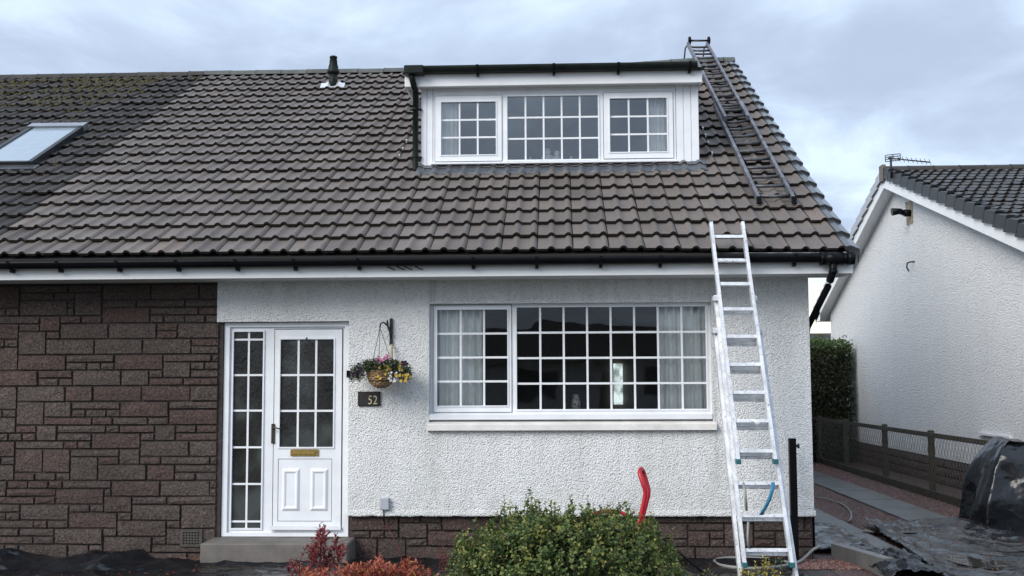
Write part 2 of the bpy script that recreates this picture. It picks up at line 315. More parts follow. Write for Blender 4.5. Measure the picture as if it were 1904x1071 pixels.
def m_ground():
    m, N, L, b = nodes_of('earth_and_grass'); g = N.new('ShaderNodeNewGeometry'); pos = g.outputs['Position']
    n = noise_tex(N, L, 0.8, 6, 0.65, pos); r = ramp(N, [(0.35, (0.035, 0.045, 0.02)), (0.6, (0.06, 0.055, 0.042)), (0.75, (0.075, 0.07, 0.06))]); L.new(n.outputs['Fac'], r.inputs[0])
    L.new(r.outputs[0], b.inputs['Base Color']); b.inputs['Roughness'].default_value = 0.9
    bump(N, L, b, noise_tex(N, L, 30, 4, 0.7, pos).outputs['Fac'], 0.6, 0.03)
m_ground()
def m_leaf(name, stops, tipc=None, rough=0.45, trans=0.25):
    m, N, L, b = nodes_of(name); r = ramp(N, stops); L.new(rnd(N, L), r.inputs[0]); c = r.outputs[0]
    if tipc:
        a = N.new('ShaderNodeAttribute'); a.attribute_name = 'tip'; c = mixc(N, L, a.outputs['Fac'], c, tipc)
    L.new(c, b.inputs['Base Color']); b.inputs['Roughness'].default_value = rough
    tl = N.new('ShaderNodeBsdfTranslucent'); L.new(c, tl.inputs[0]); ms = N.new('ShaderNodeMixShader'); ms.inputs[0].default_value = trans
    L.new(b.outputs[0], ms.inputs[1]); L.new(tl.outputs[0], ms.inputs[2]); L.new(ms.outputs[0], N['Material Output'].inputs[0])
m_leaf('privet_leaf', [(0.0, (0.040, 0.080, 0.024)), (0.5, (0.092, 0.158, 0.042)), (0.85, (0.175, 0.235, 0.06)), (1.0, (0.27, 0.29, 0.075))], (0.36, 0.31, 0.07), 0.5, 0.35)
m_leaf('hedge_leaf', [(0.0, (0.010, 0.018, 0.008)), (0.6, (0.020, 0.036, 0.012)), (1.0, (0.035, 0.055, 0.018))], (0.085, 0.15, 0.03))
m_leaf('orange_leaf', [(0.0, (0.18, 0.030, 0.028)), (0.4, (0.34, 0.055, 0.035)), (0.75, (0.42, 0.11, 0.04)), (0.9, (0.36, 0.19, 0.05)), (1.0, (0.14, 0.14, 0.04))], (0.42, 0.12, 0.06))
m_leaf('crimson_leaf', [(0.0, (0.11, 0.02, 0.028)), (0.5, (0.24, 0.035, 0.045)), (0.9, (0.30, 0.07, 0.06)), (1.0, (0.16, 0.10, 0.05))], (0.26, 0.045, 0.05))
m_leaf('yellow_leaf', [(0.0, (0.40, 0.33, 0.05)), (0.7, (0.60, 0.50, 0.10)), (1.0, (0.24, 0.28, 0.05))])
m_leaf('basket_leaf', [(0.0, (0.022, 0.035, 0.016)), (0.7, (0.045, 0.065, 0.025)), (1.0, (0.08, 0.10, 0.04))])
m_leaf('yellow_petal', [(0.0, (0.55, 0.36, 0.03)), (1.0, (0.70, 0.52, 0.10))])
m_leaf('pink_petal', [(0.0, (0.40, 0.09, 0.20)), (1.0, (0.58, 0.25, 0.38))])
m_leaf('purple_petal', [(0.0, (0.02, 0.010, 0.032)), (1.0, (0.060, 0.022, 0.075))])
m_leaf('white_petal', [(0.0, (0.65, 0.65, 0.62)), (1.0, (0.8, 0.8, 0.78))])
m_leaf('moss', [(0.0, (0.025, 0.022, 0.010)), (0.6, (0.060, 0.050, 0.016)), (1.0, (0.10, 0.088, 0.032))], rough=0.9, trans=0.05)
def m_wicker():
    m, N, L, b = nodes_of('wicker'); r = ramp(N, [(0.0, (0.12, 0.065, 0.03)), (0.5, (0.22, 0.135, 0.065)), (1.0, (0.33, 0.22, 0.12))]); L.new(rnd(N, L), r.inputs[0]); L.new(r.outputs[0], b.inputs['Base Color']); b.inputs['Roughness'].default_value = 0.7
m_wicker()

# ------------------------------------------------------------------ mesh builder
class MB:
    def __init__(s): s.v = []; s.f = []; s.sm = []; s.dk = {}
    def add(s, vs, fs, smooth=False):
        o = len(s.v); s.v += [Vector(p) for p in vs]
        for f in fs: s.f.append([o + i for i in f]); s.sm.append(smooth)
        return s
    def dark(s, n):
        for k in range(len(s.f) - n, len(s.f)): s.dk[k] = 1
    def box(s, x0, x1, y0, y1, z0, z1):
        P = [(x, y, z) for z in (z0, z1) for y in (y0, y1) for x in (x0, x1)]
        return s.add(P, [(0, 2, 3, 1), (4, 5, 7, 6), (0, 1, 5, 4), (1, 3, 7, 5), (3, 2, 6, 7), (2, 0, 4, 6)])
    def bbox(s, x0, x1, y0, y1, z0, z1, b=0.004):
        """box with chamfered edges"""
        bm = bmesh.new(); bmesh.ops.create_cube(bm, size=1)
        for v in bm.verts: v.co = Vector(((x0 + x1) / 2 + v.co.x * (x1 - x0), (y0 + y1) / 2 + v.co.y * (y1 - y0), (z0 + z1) / 2 + v.co.z * (z1 - z0)))
        bmesh.ops.bevel(bm, geom=bm.edges[:], offset=b, segments=1, affect='EDGES')
        s.addbm(bm); return s
    def addbm(s, bm, smooth=False):
        bm.verts.ensure_lookup_table(); bm.verts.index_update()
        s.add([v.co.copy() for v in bm.verts], [[v.index for v in f.verts] for f in bm.faces], smooth); bm.free()
    def beam(s, a, b, w, h, up=(0, 0, 1)):
        a = Vector(a); b = Vector(b); d = (b - a).normalized(); up = Vector(up); sx = d.cross(up).normalized(); sz = sx.cross(d).normalized()
        P = [p + sx * (i * w / 2) + sz * (k * h / 2) for p in (a, b) for k in (-1, 1) for i in (-1, 1)]
        return s.add(P, [(0, 1, 3, 2), (4, 6, 7, 5), (0, 4, 5, 1), (1, 5, 7, 3), (3, 7, 6, 2), (2, 6, 4, 0)])
    def tube(s, pts, r, n=8, cap=True, smooth=True):
        pts = [Vector(p) for p in pts]; rs = r if isinstance(r, (list, tuple)) else [r] * len(pts)
        V = []; prev = None
        for k, p in enumerate(pts):
            d = (pts[min(k + 1, len(pts) - 1)] - pts[max(k - 1, 0)]).normalized()
            if prev is None: a = d.orthogonal().normalized()
            else: a = (prev - d * prev.dot(d)).normalized()
            prev = a; b = d.cross(a)
            for q in range(n):
                t = 2 * math.pi * q / n; V.append(p + (a * math.cos(t) + b * math.sin(t)) * rs[k])
        F = [(k * n + q, k * n + (q + 1) % n, (k + 1) * n + (q + 1) % n, (k + 1) * n + q) for k in range(len(pts) - 1) for q in range(n)]
        s.add(V, F, smooth)
        if cap:
            o = len(s.v) - len(V); s.f.append([o + q for q in reversed(range(n))]); s.f.append([o + (len(pts) - 1) * n + q for q in range(n)]); s.sm += [False, False]
        return s
    def lathe(s, c, prof, n=16, smooth=True):
        c = Vector(c); V = [c + Vector((r * math.cos(2 * math.pi * q / n), r * math.sin(2 * math.pi * q / n), z)) for r, z in prof for q in range(n)]
        F = [(k * n + q, k * n + (q + 1) % n, (k + 1) * n + (q + 1) % n, (k + 1) * n + q) for k in range(len(prof) - 1) for q in range(n)]
        return s.add(V, F, smooth)
    def plate(s, x0, x1, z0, z1, holes, yf, yb, outer=True):
        """upright board with rectangular holes: front and back faces, reveals and outer edges"""
        xs = sorted({x0, x1, *[h[0] for h in holes], *[h[1] for h in holes]}); zs = sorted({z0, z1, *[h[2] for h in holes], *[h[3] for h in holes]})
        for i in range(len(xs) - 1):
            for k in range(len(zs) - 1):
                cx = (xs[i] + xs[i + 1]) / 2; cz = (zs[k] + zs[k + 1]) / 2
                if any(h[0] < cx < h[1] and h[2] < cz < h[3] for h in holes): continue
                for y, o in ((yf, (0, 1, 2, 3)), (yb, (3, 2, 1, 0))):
                    s.add([(xs[i], y, zs[k]), (xs[i + 1], y, zs[k]), (xs[i + 1], y, zs[k + 1]), (xs[i], y, zs[k + 1])], [o])
        rr = [(h, 1) for h in holes] + ([((x0, x1, z0, z1), -1)] if outer else [])
        for (a, b, c, d), sg in rr:
            ring = [(a, c), (b, c), (b, d), (a, d)]
            for q in range(4):
                p0, p1 = ring[q], ring[(q + 1) % 4]
                vs_ = [(p0[0], yf, p0[1]), (p0[0], yb, p0[1]), (p1[0], yb, p1[1]), (p1[0], yf, p1[1])]
                s.add(vs_, [(0, 1, 2, 3) if sg > 0 else (3, 2, 1, 0)])
        return s
    def mesh(s, name, mat):
        me = bpy.data.meshes.new(name); me.from_pydata([tuple(p) for p in s.v], [], s.f)
        me.polygons.foreach_set('use_smooth', s.sm); me.materials.append(MATS[mat])
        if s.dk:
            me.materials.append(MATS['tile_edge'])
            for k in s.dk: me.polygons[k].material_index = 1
        me.update(); return me
    def build(s, name, mat, parent=None): return link(name, s.mesh(name, mat), parent)
def link(name, me, parent=None):
    o = bpy.data.objects.new(name, me); col.objects.link(o)
    if parent is not None:
        o.parent = parent
        if parent.parent is None: o.matrix_parent_inverse = Matrix.Translation(-parent.location)   # parts are meshed in world space
    return o
def thing(name, label, cat, loc=(0, 0, 0), group=None):
    o = bpy.data.objects.new(name, None); col.objects.link(o); o.location = loc; o.empty_display_size = 0.1
    return tag(o, label, cat, group)
def tag(o, label, cat, group=None):
    o['label'] = label; o['category'] = cat
    if group: o['group'] = group
    return o
def setting(o): o['kind'] = 'structure'; return o
def stuff(o): o['kind'] = 'stuff'; return o
def dup(o, parent):
    c = o.copy(); col.objects.link(c); c.parent = parent; c.matrix_parent_inverse = o.matrix_parent_inverse.copy(); return c

# ------------------------------------------------------------------ ground and drive
g = MB(); g.add([(-300, -300, -0.012), (300, -300, -0.012), (300, 300, -0.012), (-300, 300, -0.012)], [(0, 1, 2, 3)])
setting(g.build('ground', 'earth_and_grass'))
g = MB(); g.add([(-60, -19, -0.006), (60, -19, -0.006), (60, -12.5, -0.006), (-60, -12.5, -0.006)], [(0, 1, 2, 3)])
setting(g.build('road', 'road_tar'))
g = MB(); g.add([(-6, -3.2, -0.004), (7, -3.2, -0.004), (7, -.4, -0.004), (-6, -.4, -0.004)], [(0, 1, 2, 3)]); setting(g.build('soil_bed', 'wet_soil'))
XC = 2.2837                       # right-hand corner of the house
gb = MB(); gb.add([(2.3, -0.9, 0.0), (5.9, -0.9, 0.0), (5.9, 16, 0.0), (2.3, 16, 0.0)], [(0, 1, 2, 3)])
gb.add([(-5.2, -0.42, 0.0), (2.3, -0.42, 0.0), (2.3, 0.1, 0.0), (-5.2, 0.1, 0.0)], [(0, 1, 2, 3)])
gravel_bed = setting(gb.build('gravel_bed', 'gravel_bed'))
drive = MB(); drive.add([(2.62, -3, 0.002), (4.56, -3, 0.002), (4.56, -2.98, 0.002), (2.62, -2.98, 0.002)], [(0, 1, 2, 3)])
drive = setting(drive.build('driveway', 'wet_concrete'))
for xa, xb in ((2.62, 3.2), (3.95, 4.5)):
    y = -2.9; k = 0
    while y < 15:
        ln = 1.15 + random.uniform(-0.06, 0.06); dz = random.uniform(-0.004, 0.004)
        m = MB(); m.bbox(xa + random.uniform(-.006, .006), xb + random.uniform(-.006, .006), y, y + ln - 0.014, -0.03, 0.022 + dz, 0.005); m.build('slab', 'wet_concrete', drive); y += ln
def pebbles(name, area, n, parent=None, smin=0.008, smax=0.02):
    m = MB()
    for _ in range(n):
        (x0, x1, y0, y1) = random.choice(area) if not isinstance(area[0], float) else area
        p = Vector((random.uniform(x0, x1), random.uniform(y0, y1), 0)); s = random.uniform(smin, smax)
        a = random.uniform(0, 6.28); c, d = math.cos(a), math.sin(a); e = random.uniform(0.5, 0.9); h = random.uniform(0.35, 0.8)
        P = [p + Vector((c * s, d * s, s * .2)), p + Vector((-d * s * e, c * s * e, s * .3)), p + Vector((-c * s, -d * s, s * .15)), p + Vector((d * s * e, -c * s * e, s * .25)), p + Vector((c * s * .2, d * s * .2, s * h + .003))]
        m.add(P, [(0, 1, 4), (1, 2, 4), (2, 3, 4), (3, 0, 4)])
    return stuff(m.build(name, 'red_chip', parent))
tag(pebbles('gravel', [(4.52, 5.12, 1.6, 13.0)] * 3 + [(3.22, 3.93, 1.6, 13.0)] * 3 + [(-3.6, -1.9, -0.36, 0.02)] + [(0.8, 2.6, -0.5, 0.02)] * 2, 17000), 'loose red stone chips beside the drive slabs and house wall', 'gravel')

# ------------------------------------------------------------------ roofs
TW, TG = 0.318, 0.3503
TU = [0, .27, .32, .385, .45, .50, .76, .81, .87, .93, .975]
TH = [0, 0, .017, .026, .017, 0, 0, .017, .026, .017, 0]
def tprof(u):
    u = u % 1.0
    for k in range(10):
        if TU[k] <= u <= TU[k + 1]: return TH[k] + (TH[k + 1] - TH[k]) * (u - TU[k]) / (TU[k + 1] - TU[k])
    return 0.0
def tile_shape(m, xf, ln, cut=1.0):
    """one double-roman tile: xf maps (u across, v up the slope, height) to space"""
    top = lambda u, v: 0.054 - 0.042 * v / 0.42
    pr = [(u, h) for u, h in zip(TU, TH) if u <= cut]
    A = [(u * TW, 0.0, top(u, 0) + h) for u, h in pr]; B = [(u * TW, ln, top(u, ln) + h) for u, h in pr]
    n = len(A)
    m.add([xf(p) for p in A + B], [(k, k + 1, n + k + 1, n + k) for k in range(n - 1)], True)
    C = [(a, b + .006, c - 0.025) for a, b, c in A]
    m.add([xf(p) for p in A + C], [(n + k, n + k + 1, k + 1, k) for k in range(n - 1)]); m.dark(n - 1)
    D = [A[0], B[0], (B[0][0], B[0][1], B[0][2] - .02), C[0]]; m.add([xf(p) for p in D], [(0, 1, 2, 3)])
    D = [A[-1], B[-1], (B[-1][0], B[-1][1], B[-1][2] - .02), C[-1]]; m.add([xf(p) for p in D], [(3, 2, 1, 0)])
class Roof:
    sag = 0.0
    def dz(s, u, v):
        """the old timbers have settled: the roof drops a little towards the ridge away from the gable"""
        if not s.sag: return 0.0
        t = min(1, max(0, (2.45 - s.o.x - u) / 2.2)); return (0.02 - 0.105 * v / 7.36) * t * t * (3 - 2 * t) * s.sag
    def frame(s, u, v):
        p = s.p(u, v); ax = (s.p(u + TW, v) - p).normalized(); ay = s.p(u, v + TG) - p; an = ax.cross(ay).normalized(); ay = an.cross(ax)
        return Matrix(((ax.x, ay.x, an.x, p.x), (ax.y, ay.y, an.y, p.y), (ax.z, ay.z, an.z, p.z), (0, 0, 0, 1)))
    def __init__(s, ox, oy, oz, pitch):
        s.o = Vector((ox, oy, oz)); s.S = Vector((0, math.cos(pitch), math.sin(pitch))); s.N = Vector((0, -math.sin(pitch), math.cos(pitch))); s.U = Vector((1, 0, 0))
        s.M = Matrix(((1, 0, 0, ox), (0, s.S.y, s.N.y, oy), (0, s.S.z, s.N.z, oz), (0, 0, 0, 1)))
    def p(s, u, v, h=0.0): return s.o + s.U * u + s.S * v + s.N * h + Vector((0, 0, s.dz(u, v)))
    def hit(s, px, py, h=0.0):
        d = 0.0
        for _ in range(4):
            q = atplane(px, py, s.o + s.N * h + Vector((0, 0, d)), s.N); r = q - s.o - Vector((0, 0, d)); d = s.dz(r.x, r.dot(s.S))
        return r.x, r.dot(s.S)
def lay_tiles(roof, cells, mat, parent, tile_me, limit=300, jit=1.0, cut_i=None, cut_me=None, cut=1.0):
    """cells: (i, j) of every tile; the nearest courses are objects, the rest one joined part"""
    rest = MB(); n = 0
    for i, j in sorted(cells, key=lambda c: (c[1], abs(c[0] - 14))):
        a = random.gauss(0, 0.0035) * jit; dh = random.uniform(0, 0.004) * jit; dv = random.gauss(0, 0.0025) * jit
        T = roof.frame(i * TW, j * TG) @ Matrix.Translation((0, dv, dh)) @ Matrix.Rotation(a, 4, 'Z') @ Matrix.Rotation(random.gauss(0, 0.004) * jit, 4, 'Y')
        if n < limit:
            o = bpy.data.objects.new('tile', cut_me if i == cut_i else tile_me); col.objects.link(o); o.parent = parent; o.matrix_basis = T; n += 1
        else: tile_shape(rest, lambda q: T @ Vector(q), TG + 0.06, cut if i == cut_i else 1.0)
    if rest.v: stuff(rest.build('tile_field', mat, parent))
def tile_mesh(mat, cut=1.0):
    m = MB(); tile_shape(m, lambda q: Vector(q), TG + 0.06, cut); return m.mesh('tile', mat)
def ridge_run(x0, x1, y, z, parent, mat, ln=0.386, r=0.105, roof=None):
    x = x0; k = 0
    while x < x1 - 0.02:
        e = min(x + ln, x1); m = MB(); V = []; n = 8; dz = random.uniform(-.004, .004)
        for xx, rr in ((x, r + .006), (x + .04, r), (e - .008, r)):
            for q in range(n + 1):
                t = math.pi * (q / n); V.append((xx, y - math.cos(t) * rr, z + dz + math.sin(t) * rr * 0.8 + (roof.dz(xx - roof.o.x, NC * TG) if roof else 0)))
        m.add(V, [(a * (n + 1) + q, (a + 1) * (n + 1) + q, (a + 1) * (n + 1) + q + 1, a * (n + 1) + q + 1) for a in range(2) for q in range(n)], True)
        m.add(V[:n + 1] , [list(range(n + 1))]); m.add(V[-(n + 1):], [list(reversed(range(n + 1)))])
        m.build('ridge_tile', mat, parent); x = e
PITCH = 0.5054
EX, EY, EZ = -4.9537, -0.45, 2.711
NC = 21
house = thing('semi_detached_house', 'white roughcast and brown stone house numbered 52 with brown tiled roof and dormer', 'house')
left_house = thing('adjoining_house', 'adjoining house with dark mossy tiled roof and a roof window', 'house', (-8.0, 4.0, 0))
main = Roof(EX, EY, EZ, PITCH); main.sag = 1.0
VX = 23.70 * TW                     # verge in roof u
RY, RZ = main.p(VX, NC * TG).y, main.p(VX, NC * TG).z
def deck(roof, u0, u1, n, back, name, mat, parent):
    m = MB(); L_ = n * TG; dn = Vector((0, 0, -.06)); k = 24; V = []
    for q in range(k + 1):
        u = u0 + (u1 - u0) * q / k; a, c = roof.p(u, -.02), roof.p(u, L_); e = Vector((c.x, 2 * c.y - a.y, a.z)); V += [a, c, e, a + dn, c + dn, e + dn]
    for q in range(k):
        o, r_ = 6 * q, 6 * q + 6; m.add([V[o + x] for x in range(6)] + [V[r_ + x] for x in range(6)], [(0, 6, 7, 1), (1, 7, 8, 2), (3, 4, 10, 9), (4, 5, 11, 10), (0, 3, 9, 6), (2, 8, 11, 5)])
    m.add(V[:6], [(0, 1, 4, 3), (1, 2, 5, 4)]); m.add(V[-6:], [(3, 4, 1, 0), (4, 5, 2, 1)])
    return m.build(name, mat, parent)
roof = deck(main, -1 * TW, VX - 0.02, NC, True, 'roof', 'dark_deck', house)
# dormer footprint
dvv = main.hit(1040, 305, .06)[1]; YD = main.p(0, dvv).y; vlow = main.hit(1040, 319, .06)[1]
dl = at(783, 240, YD).x; dr = at(1299, 220, YD).x
vis = []
for j in range(NC):
    for i in range(-1, 24):
        u0, u1 = i * TW, (i + 1) * TW
        if u0 > VX - 0.1: continue
        x0, x1 = EX + u0, EX + u1
        vb = j * TG
        if vb > dvv + 0.05 and x0 > dl - 0.02 and x1 < dr + 0.02: continue
        vis.append((i, j))
bt = tile_mesh('brown_tile'); lay_tiles(main, vis, 'brown_tile', roof, bt, jit=1.5, cut_i=23, cut_me=tile_mesh('brown_tile', .51), cut=.51)
for j in range(NC):                 # stepped dry-verge caps
    m = MB(); x = EX + VX
    prof = [(-0.075, 0.078), (-0.03, 0.088), (0.045, 0.055), (0.05, 0.045), (0.05, -0.075), (0.04, -0.075), (0.04, 0.03), (-0.075, 0.04)]
    def P(k, v, dh): return main.o + Vector((VX + prof[k][0], 0, 0)) + main.S * v + main.N * (prof[k][1] + dh)
    n = len(prof); V = [P(k, j * TG - 0.01, 0.0) for k in range(n)] + [P(k, (j + 1) * TG + 0.02, -0.032) for k in range(n)]
    m.add(V, [(k, (k + 1) % n, n + (k + 1) % n, n + k) for k in range(n)] + [list(reversed(range(n))), list(range(n, 2 * n))]); m.build('verge_cap', 'verge_plastic', roof)
ridge_run(EX - TW, EX + VX + 0.04, RY, RZ + 0.012, roof, 'ridge_tile', roof=main)
lroof = deck(main, -34 * TW, -1 * TW - 0.004, NC, True, 'roof', 'dark_deck', left_house)
ot = tile_mesh('old_tile')
# roof window of the adjoining house, in roof coordinates
s_tl = main.hit(58, 247); s_tr = main.hit(156, 247); s_br = main.hit(72, 318); s_bl = (s_br[0] - (s_tr[0] - s_tl[0]), s_br[1])
su0, su1, sv0, sv1 = (s_tl[0] + s_bl[0]) / 2, (s_tr[0] + s_br[0]) / 2, s_br[1], s_tr[1]
old = []
for j in range(NC):
    for i in range(-22, -1):
        p = main.p((i + 1) * TW, j * TG) - CAM
        px = PW / 2 + FPX * p.dot(CR) / p.dot(CF)
        if px < -60: continue
        if su0 - .05 < i * TW and (i + 1) * TW < su1 + .05 and sv0 - .1 < j * TG and (j + 1) * TG < sv1 + .1: continue
        old.append((i, j))
lay_tiles(main, old, 'old_tile', lroof, ot, jit=2.2)
ridge_run(EX - 20 * TW, EX - TW - 0.002, RY, RZ + 0.008, lroof, 'old_tile', roof=main)
def mbx(roof, u0, u1, v0, v1, h0, h1, m):
    P = [roof.p(u, v, h) for h in (h0, h1) for v in (v0, v1) for u in (u0, u1)]
    m.add(P, [(0, 2, 3, 1), (4, 5, 7, 6), (0, 1, 5, 4), (1, 3, 7, 5), (3, 2, 6, 7), (2, 0, 4, 6)]); return m
m = MB(); fw = 0.055
mbx(main, su0, su0 + fw, sv0, sv1, 0.0, 0.115, m); mbx(main, su1 - fw, su1, sv0, sv1, 0.0, 0.115, m); mbx(main, su0 + fw, su1 - fw, sv0, sv0 + fw * .8, 0.0, 0.112, m)
skylight = m.build('skylight', 'verge_slate', left_house)
m = MB(); mbx(main, su0 - .01, su1 + .01, sv1 - .13, sv1 + .02, 0.0, 0.13, m); m.build('hood', 'skylight_metal', skylight)
m = MB(); mbx(main, su0 + fw, su1 - fw, sv0 + fw * .8, sv1 - .13, 0.07, 0.100, m); m.build('pane', 'skylight_pane', skylight)
m = MB(); mbx(main, su0 - .08, su1 + .08, sv0 - .14, sv0 - 0.001, 0.055, 0.075, m); m.build('flashing', 'verge_plastic', skylight)
m = MB(); mbx(main, su0 + fw, su1 - fw, sv0 + fw * .8, sv1 - .16, 0.02, 0.05, m); m.build('blind', 'china', skylight)
# moss cushions on the old roof
m = MB()
def moss_at(u, v, s):
    a = random.uniform(0, 6.28); c = main.p(u, v, 0.045 + random.uniform(-.01, .012)); n = 6; V = [c + main.N * s * random.uniform(.5, .9)]
    for q in range(n):
        t = a + 6.28 * q / n; rr = s * random.uniform(.7, 1.3); V.append(c + main.U * math.cos(t) * rr * 1.2 + main.S * math.sin(t) * rr - main.N * .01)
    m.add(V, [(0, 1 + q, 1 + (q + 1) % n) for q in range(n)])
for _ in range(10000):
    j = min(NC - 1, int(NC - random.expovariate(0.42))) if random.random() < .6 else random.randint(0, NC - 1)
    if j < 0: continue
    u = random.uniform(-17, -1.05) * TW; v = j * TG + abs(random.gauss(0, .10))
    dens = noise.noise(Vector((u * .9, v * .9, 3.1)))
    if j < NC - 3 and dens < 0.16: continue
    if j >= NC - 3 and dens < -0.15: continue
    if su0 - .1 < u < su1 + .1 and sv0 - .15 < v < sv1 + .1: continue
    moss_at(u, v, random.uniform(.010, .034))
stuff(m.build('moss', 'moss', lroof))

# ------------------------------------------------------------------ walls of the house
WB = at(1080, 958.5, 0).z            # foot of the roughcast
fz = at(700, 514, -0.42).z           # fascia foot = soffit
DX0, DX1 = at(410, 790, 0).x, at(647.5, 790, 0).x
DZ1 = at(530, 598, 0).z; DZ0 = at(530, 998, 0.06).z
wx0, wx1, wz0, wz1 = rect(798, 563, 1324, 790, 0)
HX0 = at(404, 560, 0).x
m = MB()
xs = [HX0, DX1, wx0, wx1, XC]
def wallq(x0, x1, z0, z1): m.add([(x0, 0, z0), (x1, 0, z0), (x1, 0, z1), (x0, 0, z1)], [(0, 1, 2, 3)])
wallq(HX0, DX1, DZ1, fz); wallq(DX1, wx0, WB, fz); wallq(wx0, wx1, wz1, fz); wallq(wx0, wx1, WB, wz0); wallq(wx1, XC, WB, fz)
def reveal(x0, x1, z0, z1, d, sides='lrtb'):
    if 'l' in sides: m.add([(x0, 0, z0), (x0, 0, z1), (x0, d, z1), (x0, d, z0)], [(0, 1, 2, 3)])
    if 'r' in sides: m.add([(x1, 0, z0), (x1, d, z0), (x1, d, z1), (x1, 0, z1)], [(0, 1, 2, 3)])
    if 't' in sides: m.add([(x0, 0, z1), (x1, 0, z1), (x1, d, z1), (x0, d, z1)], [(0, 1, 2, 3)])
    if 'b' in sides: m.add([(x0, 0, z0), (x0, d, z0), (x1, d, z0), (x1, 0, z0)], [(0, 1, 2, 3)])
reveal(wx0, wx1, wz0, wz1, 0.14)
reveal(HX0, DX1, DZ1, fz, 0.16, 't'); reveal(DX0, DX1, WB, DZ1, 0.16, 'r')
m.add([(HX0, 0, DZ1), (HX0, 0, fz), (HX0, .1, fz), (HX0, .1, DZ1)], [(0, 1, 2, 3)])
m.add([(XC, 0, WB), (XC, 2 * RY, WB), (XC, 2 * RY, fz), (XC, RY, RZ - .12), (XC, 0.0, fz + .02)], [(0, 1, 2, 3, 4)])
wall = m.build('wall', 'white_roughcast', house)
# uneven bell-cast drip along the foot of the roughcast
m = MB(); n = 150; V = []
for k in range(n + 1):
    x = DX1 + (XC + 0.012 - DX1) * k / n; dz = 0.007 * noise.noise(Vector((x * 9, 0, 0))) + 0.004 * noise.noise(Vector((x * 31, 4, 0)))
    V += [(x, -0.001, WB + 0.05), (x, -0.014, WB + 0.006 + dz), (x, -0.012, WB - 0.008 + dz), (x, 0.04, WB - 0.006 + dz)]
m.add(V, [(4 * k + q, 4 * k + q + 1, 4 * k + 5 + q, 4 * k + 4 + q) for k in range(n) for q in range(3)], True); m.build('drip_edge', 'white_roughcast', house)

# ------------------------------------------------------------------ stones
stone_cache = {}
def stone_mesh(w, h, d=0.05):
    key = (round(w, 3), round(h, 3), random.randint(0, 2))
    if key in stone_cache: return stone_cache[key]
    nx, nz = (3, 2) if w > h * 1.3 else (2, 2)
    b = 0.007; m = MB(); V = []
    xs = [-w / 2 + b + (w - 2 * b) * i / nx for i in range(nx + 1)]; zs = [-h / 2 + b + (h - 2 * b) * k / nz for k in range(nz + 1)]
    for k, z in enumerate(zs):
        for i, x in enumerate(xs):
            inner = 0 < i < nx and 0 < k < nz
            V.append((x + (random.uniform(-.012, .012) if inner else random.uniform(-.002, .002)), (-d - random.uniform(.0, .012)) if inner else -d + random.uniform(-.004, .005), z))
    F = [(k * (nx + 1) + i, k * (nx + 1) + i + 1, (k + 1) * (nx + 1) + i + 1, (k + 1) * (nx + 1) + i) for k in range(nz) for i in range(nx)]
    ring = [i for i in range(nx + 1)] + [k * (nx + 1) + nx for k in range(1, nz + 1)] + [nz * (nx + 1) + i for i in range(nx - 1, -1, -1)] + [k * (nx + 1) for k in range(nz - 1, 0, -1)]
    o = len(V)
    for r_ in ring:
        x, y, z = V[r_]; V.append((x + math.copysign(b * 0.8, x) if abs(x) > w / 2 - 2 * b else x, 0.0, z + math.copysign(b * .8, z) if abs(z) > h / 2 - 2 * b else z))
    nr = len(ring)
    F += [(ring[q], o + q, o + (q + 1) % nr, ring[(q + 1) % nr]) for q in range(nr)]
    m.add(V, F); me = m.mesh('stone', 'rockface_stone'); stone_cache[key] = me; return me
def lay_stones(parent, x0, x1, z0, z1, yface, skip=None, cw=0.0655, ch=0.0725):
    nx = int(round((x1 - x0) / cw)); nz = int(round((z1 - z0) / ch)); cw = (x1 - x0) / nx; ch = (z1 - z0) / nz
    occ = [[False] * nx for _ in range(nz)]; ids = [[-1] * nx for _ in range(nz)]; cnt = 0
    kinds = [(6, 2)] * 12 + [(4, 3)] * 2 + [(6, 1)] * 8 + [(5, 1)] * 3 + [(3, 1)] * 4 + [(3, 2)] * 1 + [(4, 2)] * 1 + [(2, 1)]
    for r in range(nz):
        for c in range(nx):
            if occ[r][c]: continue
            run = 0
            while c + run < nx and not occ[r][c + run] and run < 7: run += 1
            for tr_ in range(60):
                w, h = random.choice(kinds)
                if w > run or r + h > nz: continue
                if run - w == 1: w = run if run <= 7 else w
                if any(occ[r + b][c + a] for a in range(w) for b in range(h)): continue
                if tr_ < 40 and r > 0 and c + w < nx and ids[r - 1][c + w - 1] != ids[r - 1][c + w]: continue      # break the upright joints
                break
            else: w, h = min(run, 3), 1
            for a in range(w):
                for b in range(h): occ[r + b][c + a] = True; ids[r + b][c + a] = cnt
            cnt += 1
            j = 0.0055; X = x0 + (c + w / 2) * cw; Z = z1 - (r + h / 2) * ch
            if skip and skip(X, Z, w * cw / 2, h * ch / 2): continue
            o = bpy.data.objects.new('stone', stone_mesh(w * cw - j, h * ch - j)); col.objects.link(o); o.parent = parent
            o.matrix_basis = Matrix.Translation((X, yface + 0.05 + random.uniform(-.006, .006), Z)) @ Matrix.Rotation(random.gauss(0, .006), 4, 'Y') @ Matrix.Rotation(random.gauss(0, .02), 4, 'Z')
SX1 = at(404, 800, 0.02).x
SX0 = -5.35
m = MB(); m.box(SX0 - 2.5, DX0, 0.042, 0.18, -0.03, fz - .001); facing = m.build('stone_facing', 'mortar', house)
vr = rect(336, 984, 377, 1016, 0.02)
lay_stones(facing, SX0, SX1, -0.02, fz - 0.015, 0.02)
m = MB(); x0, x1, z0, z1 = vr; holes = []
for a in range(6):
    for b in range(5): cx = x0 + .035 + (x1 - x0 - .07) * a / 5; cz = z0 + .03 + (z1 - z0 - .06) * b / 4; holes.append((cx - .008, cx + .008, cz - .007, cz + .007))
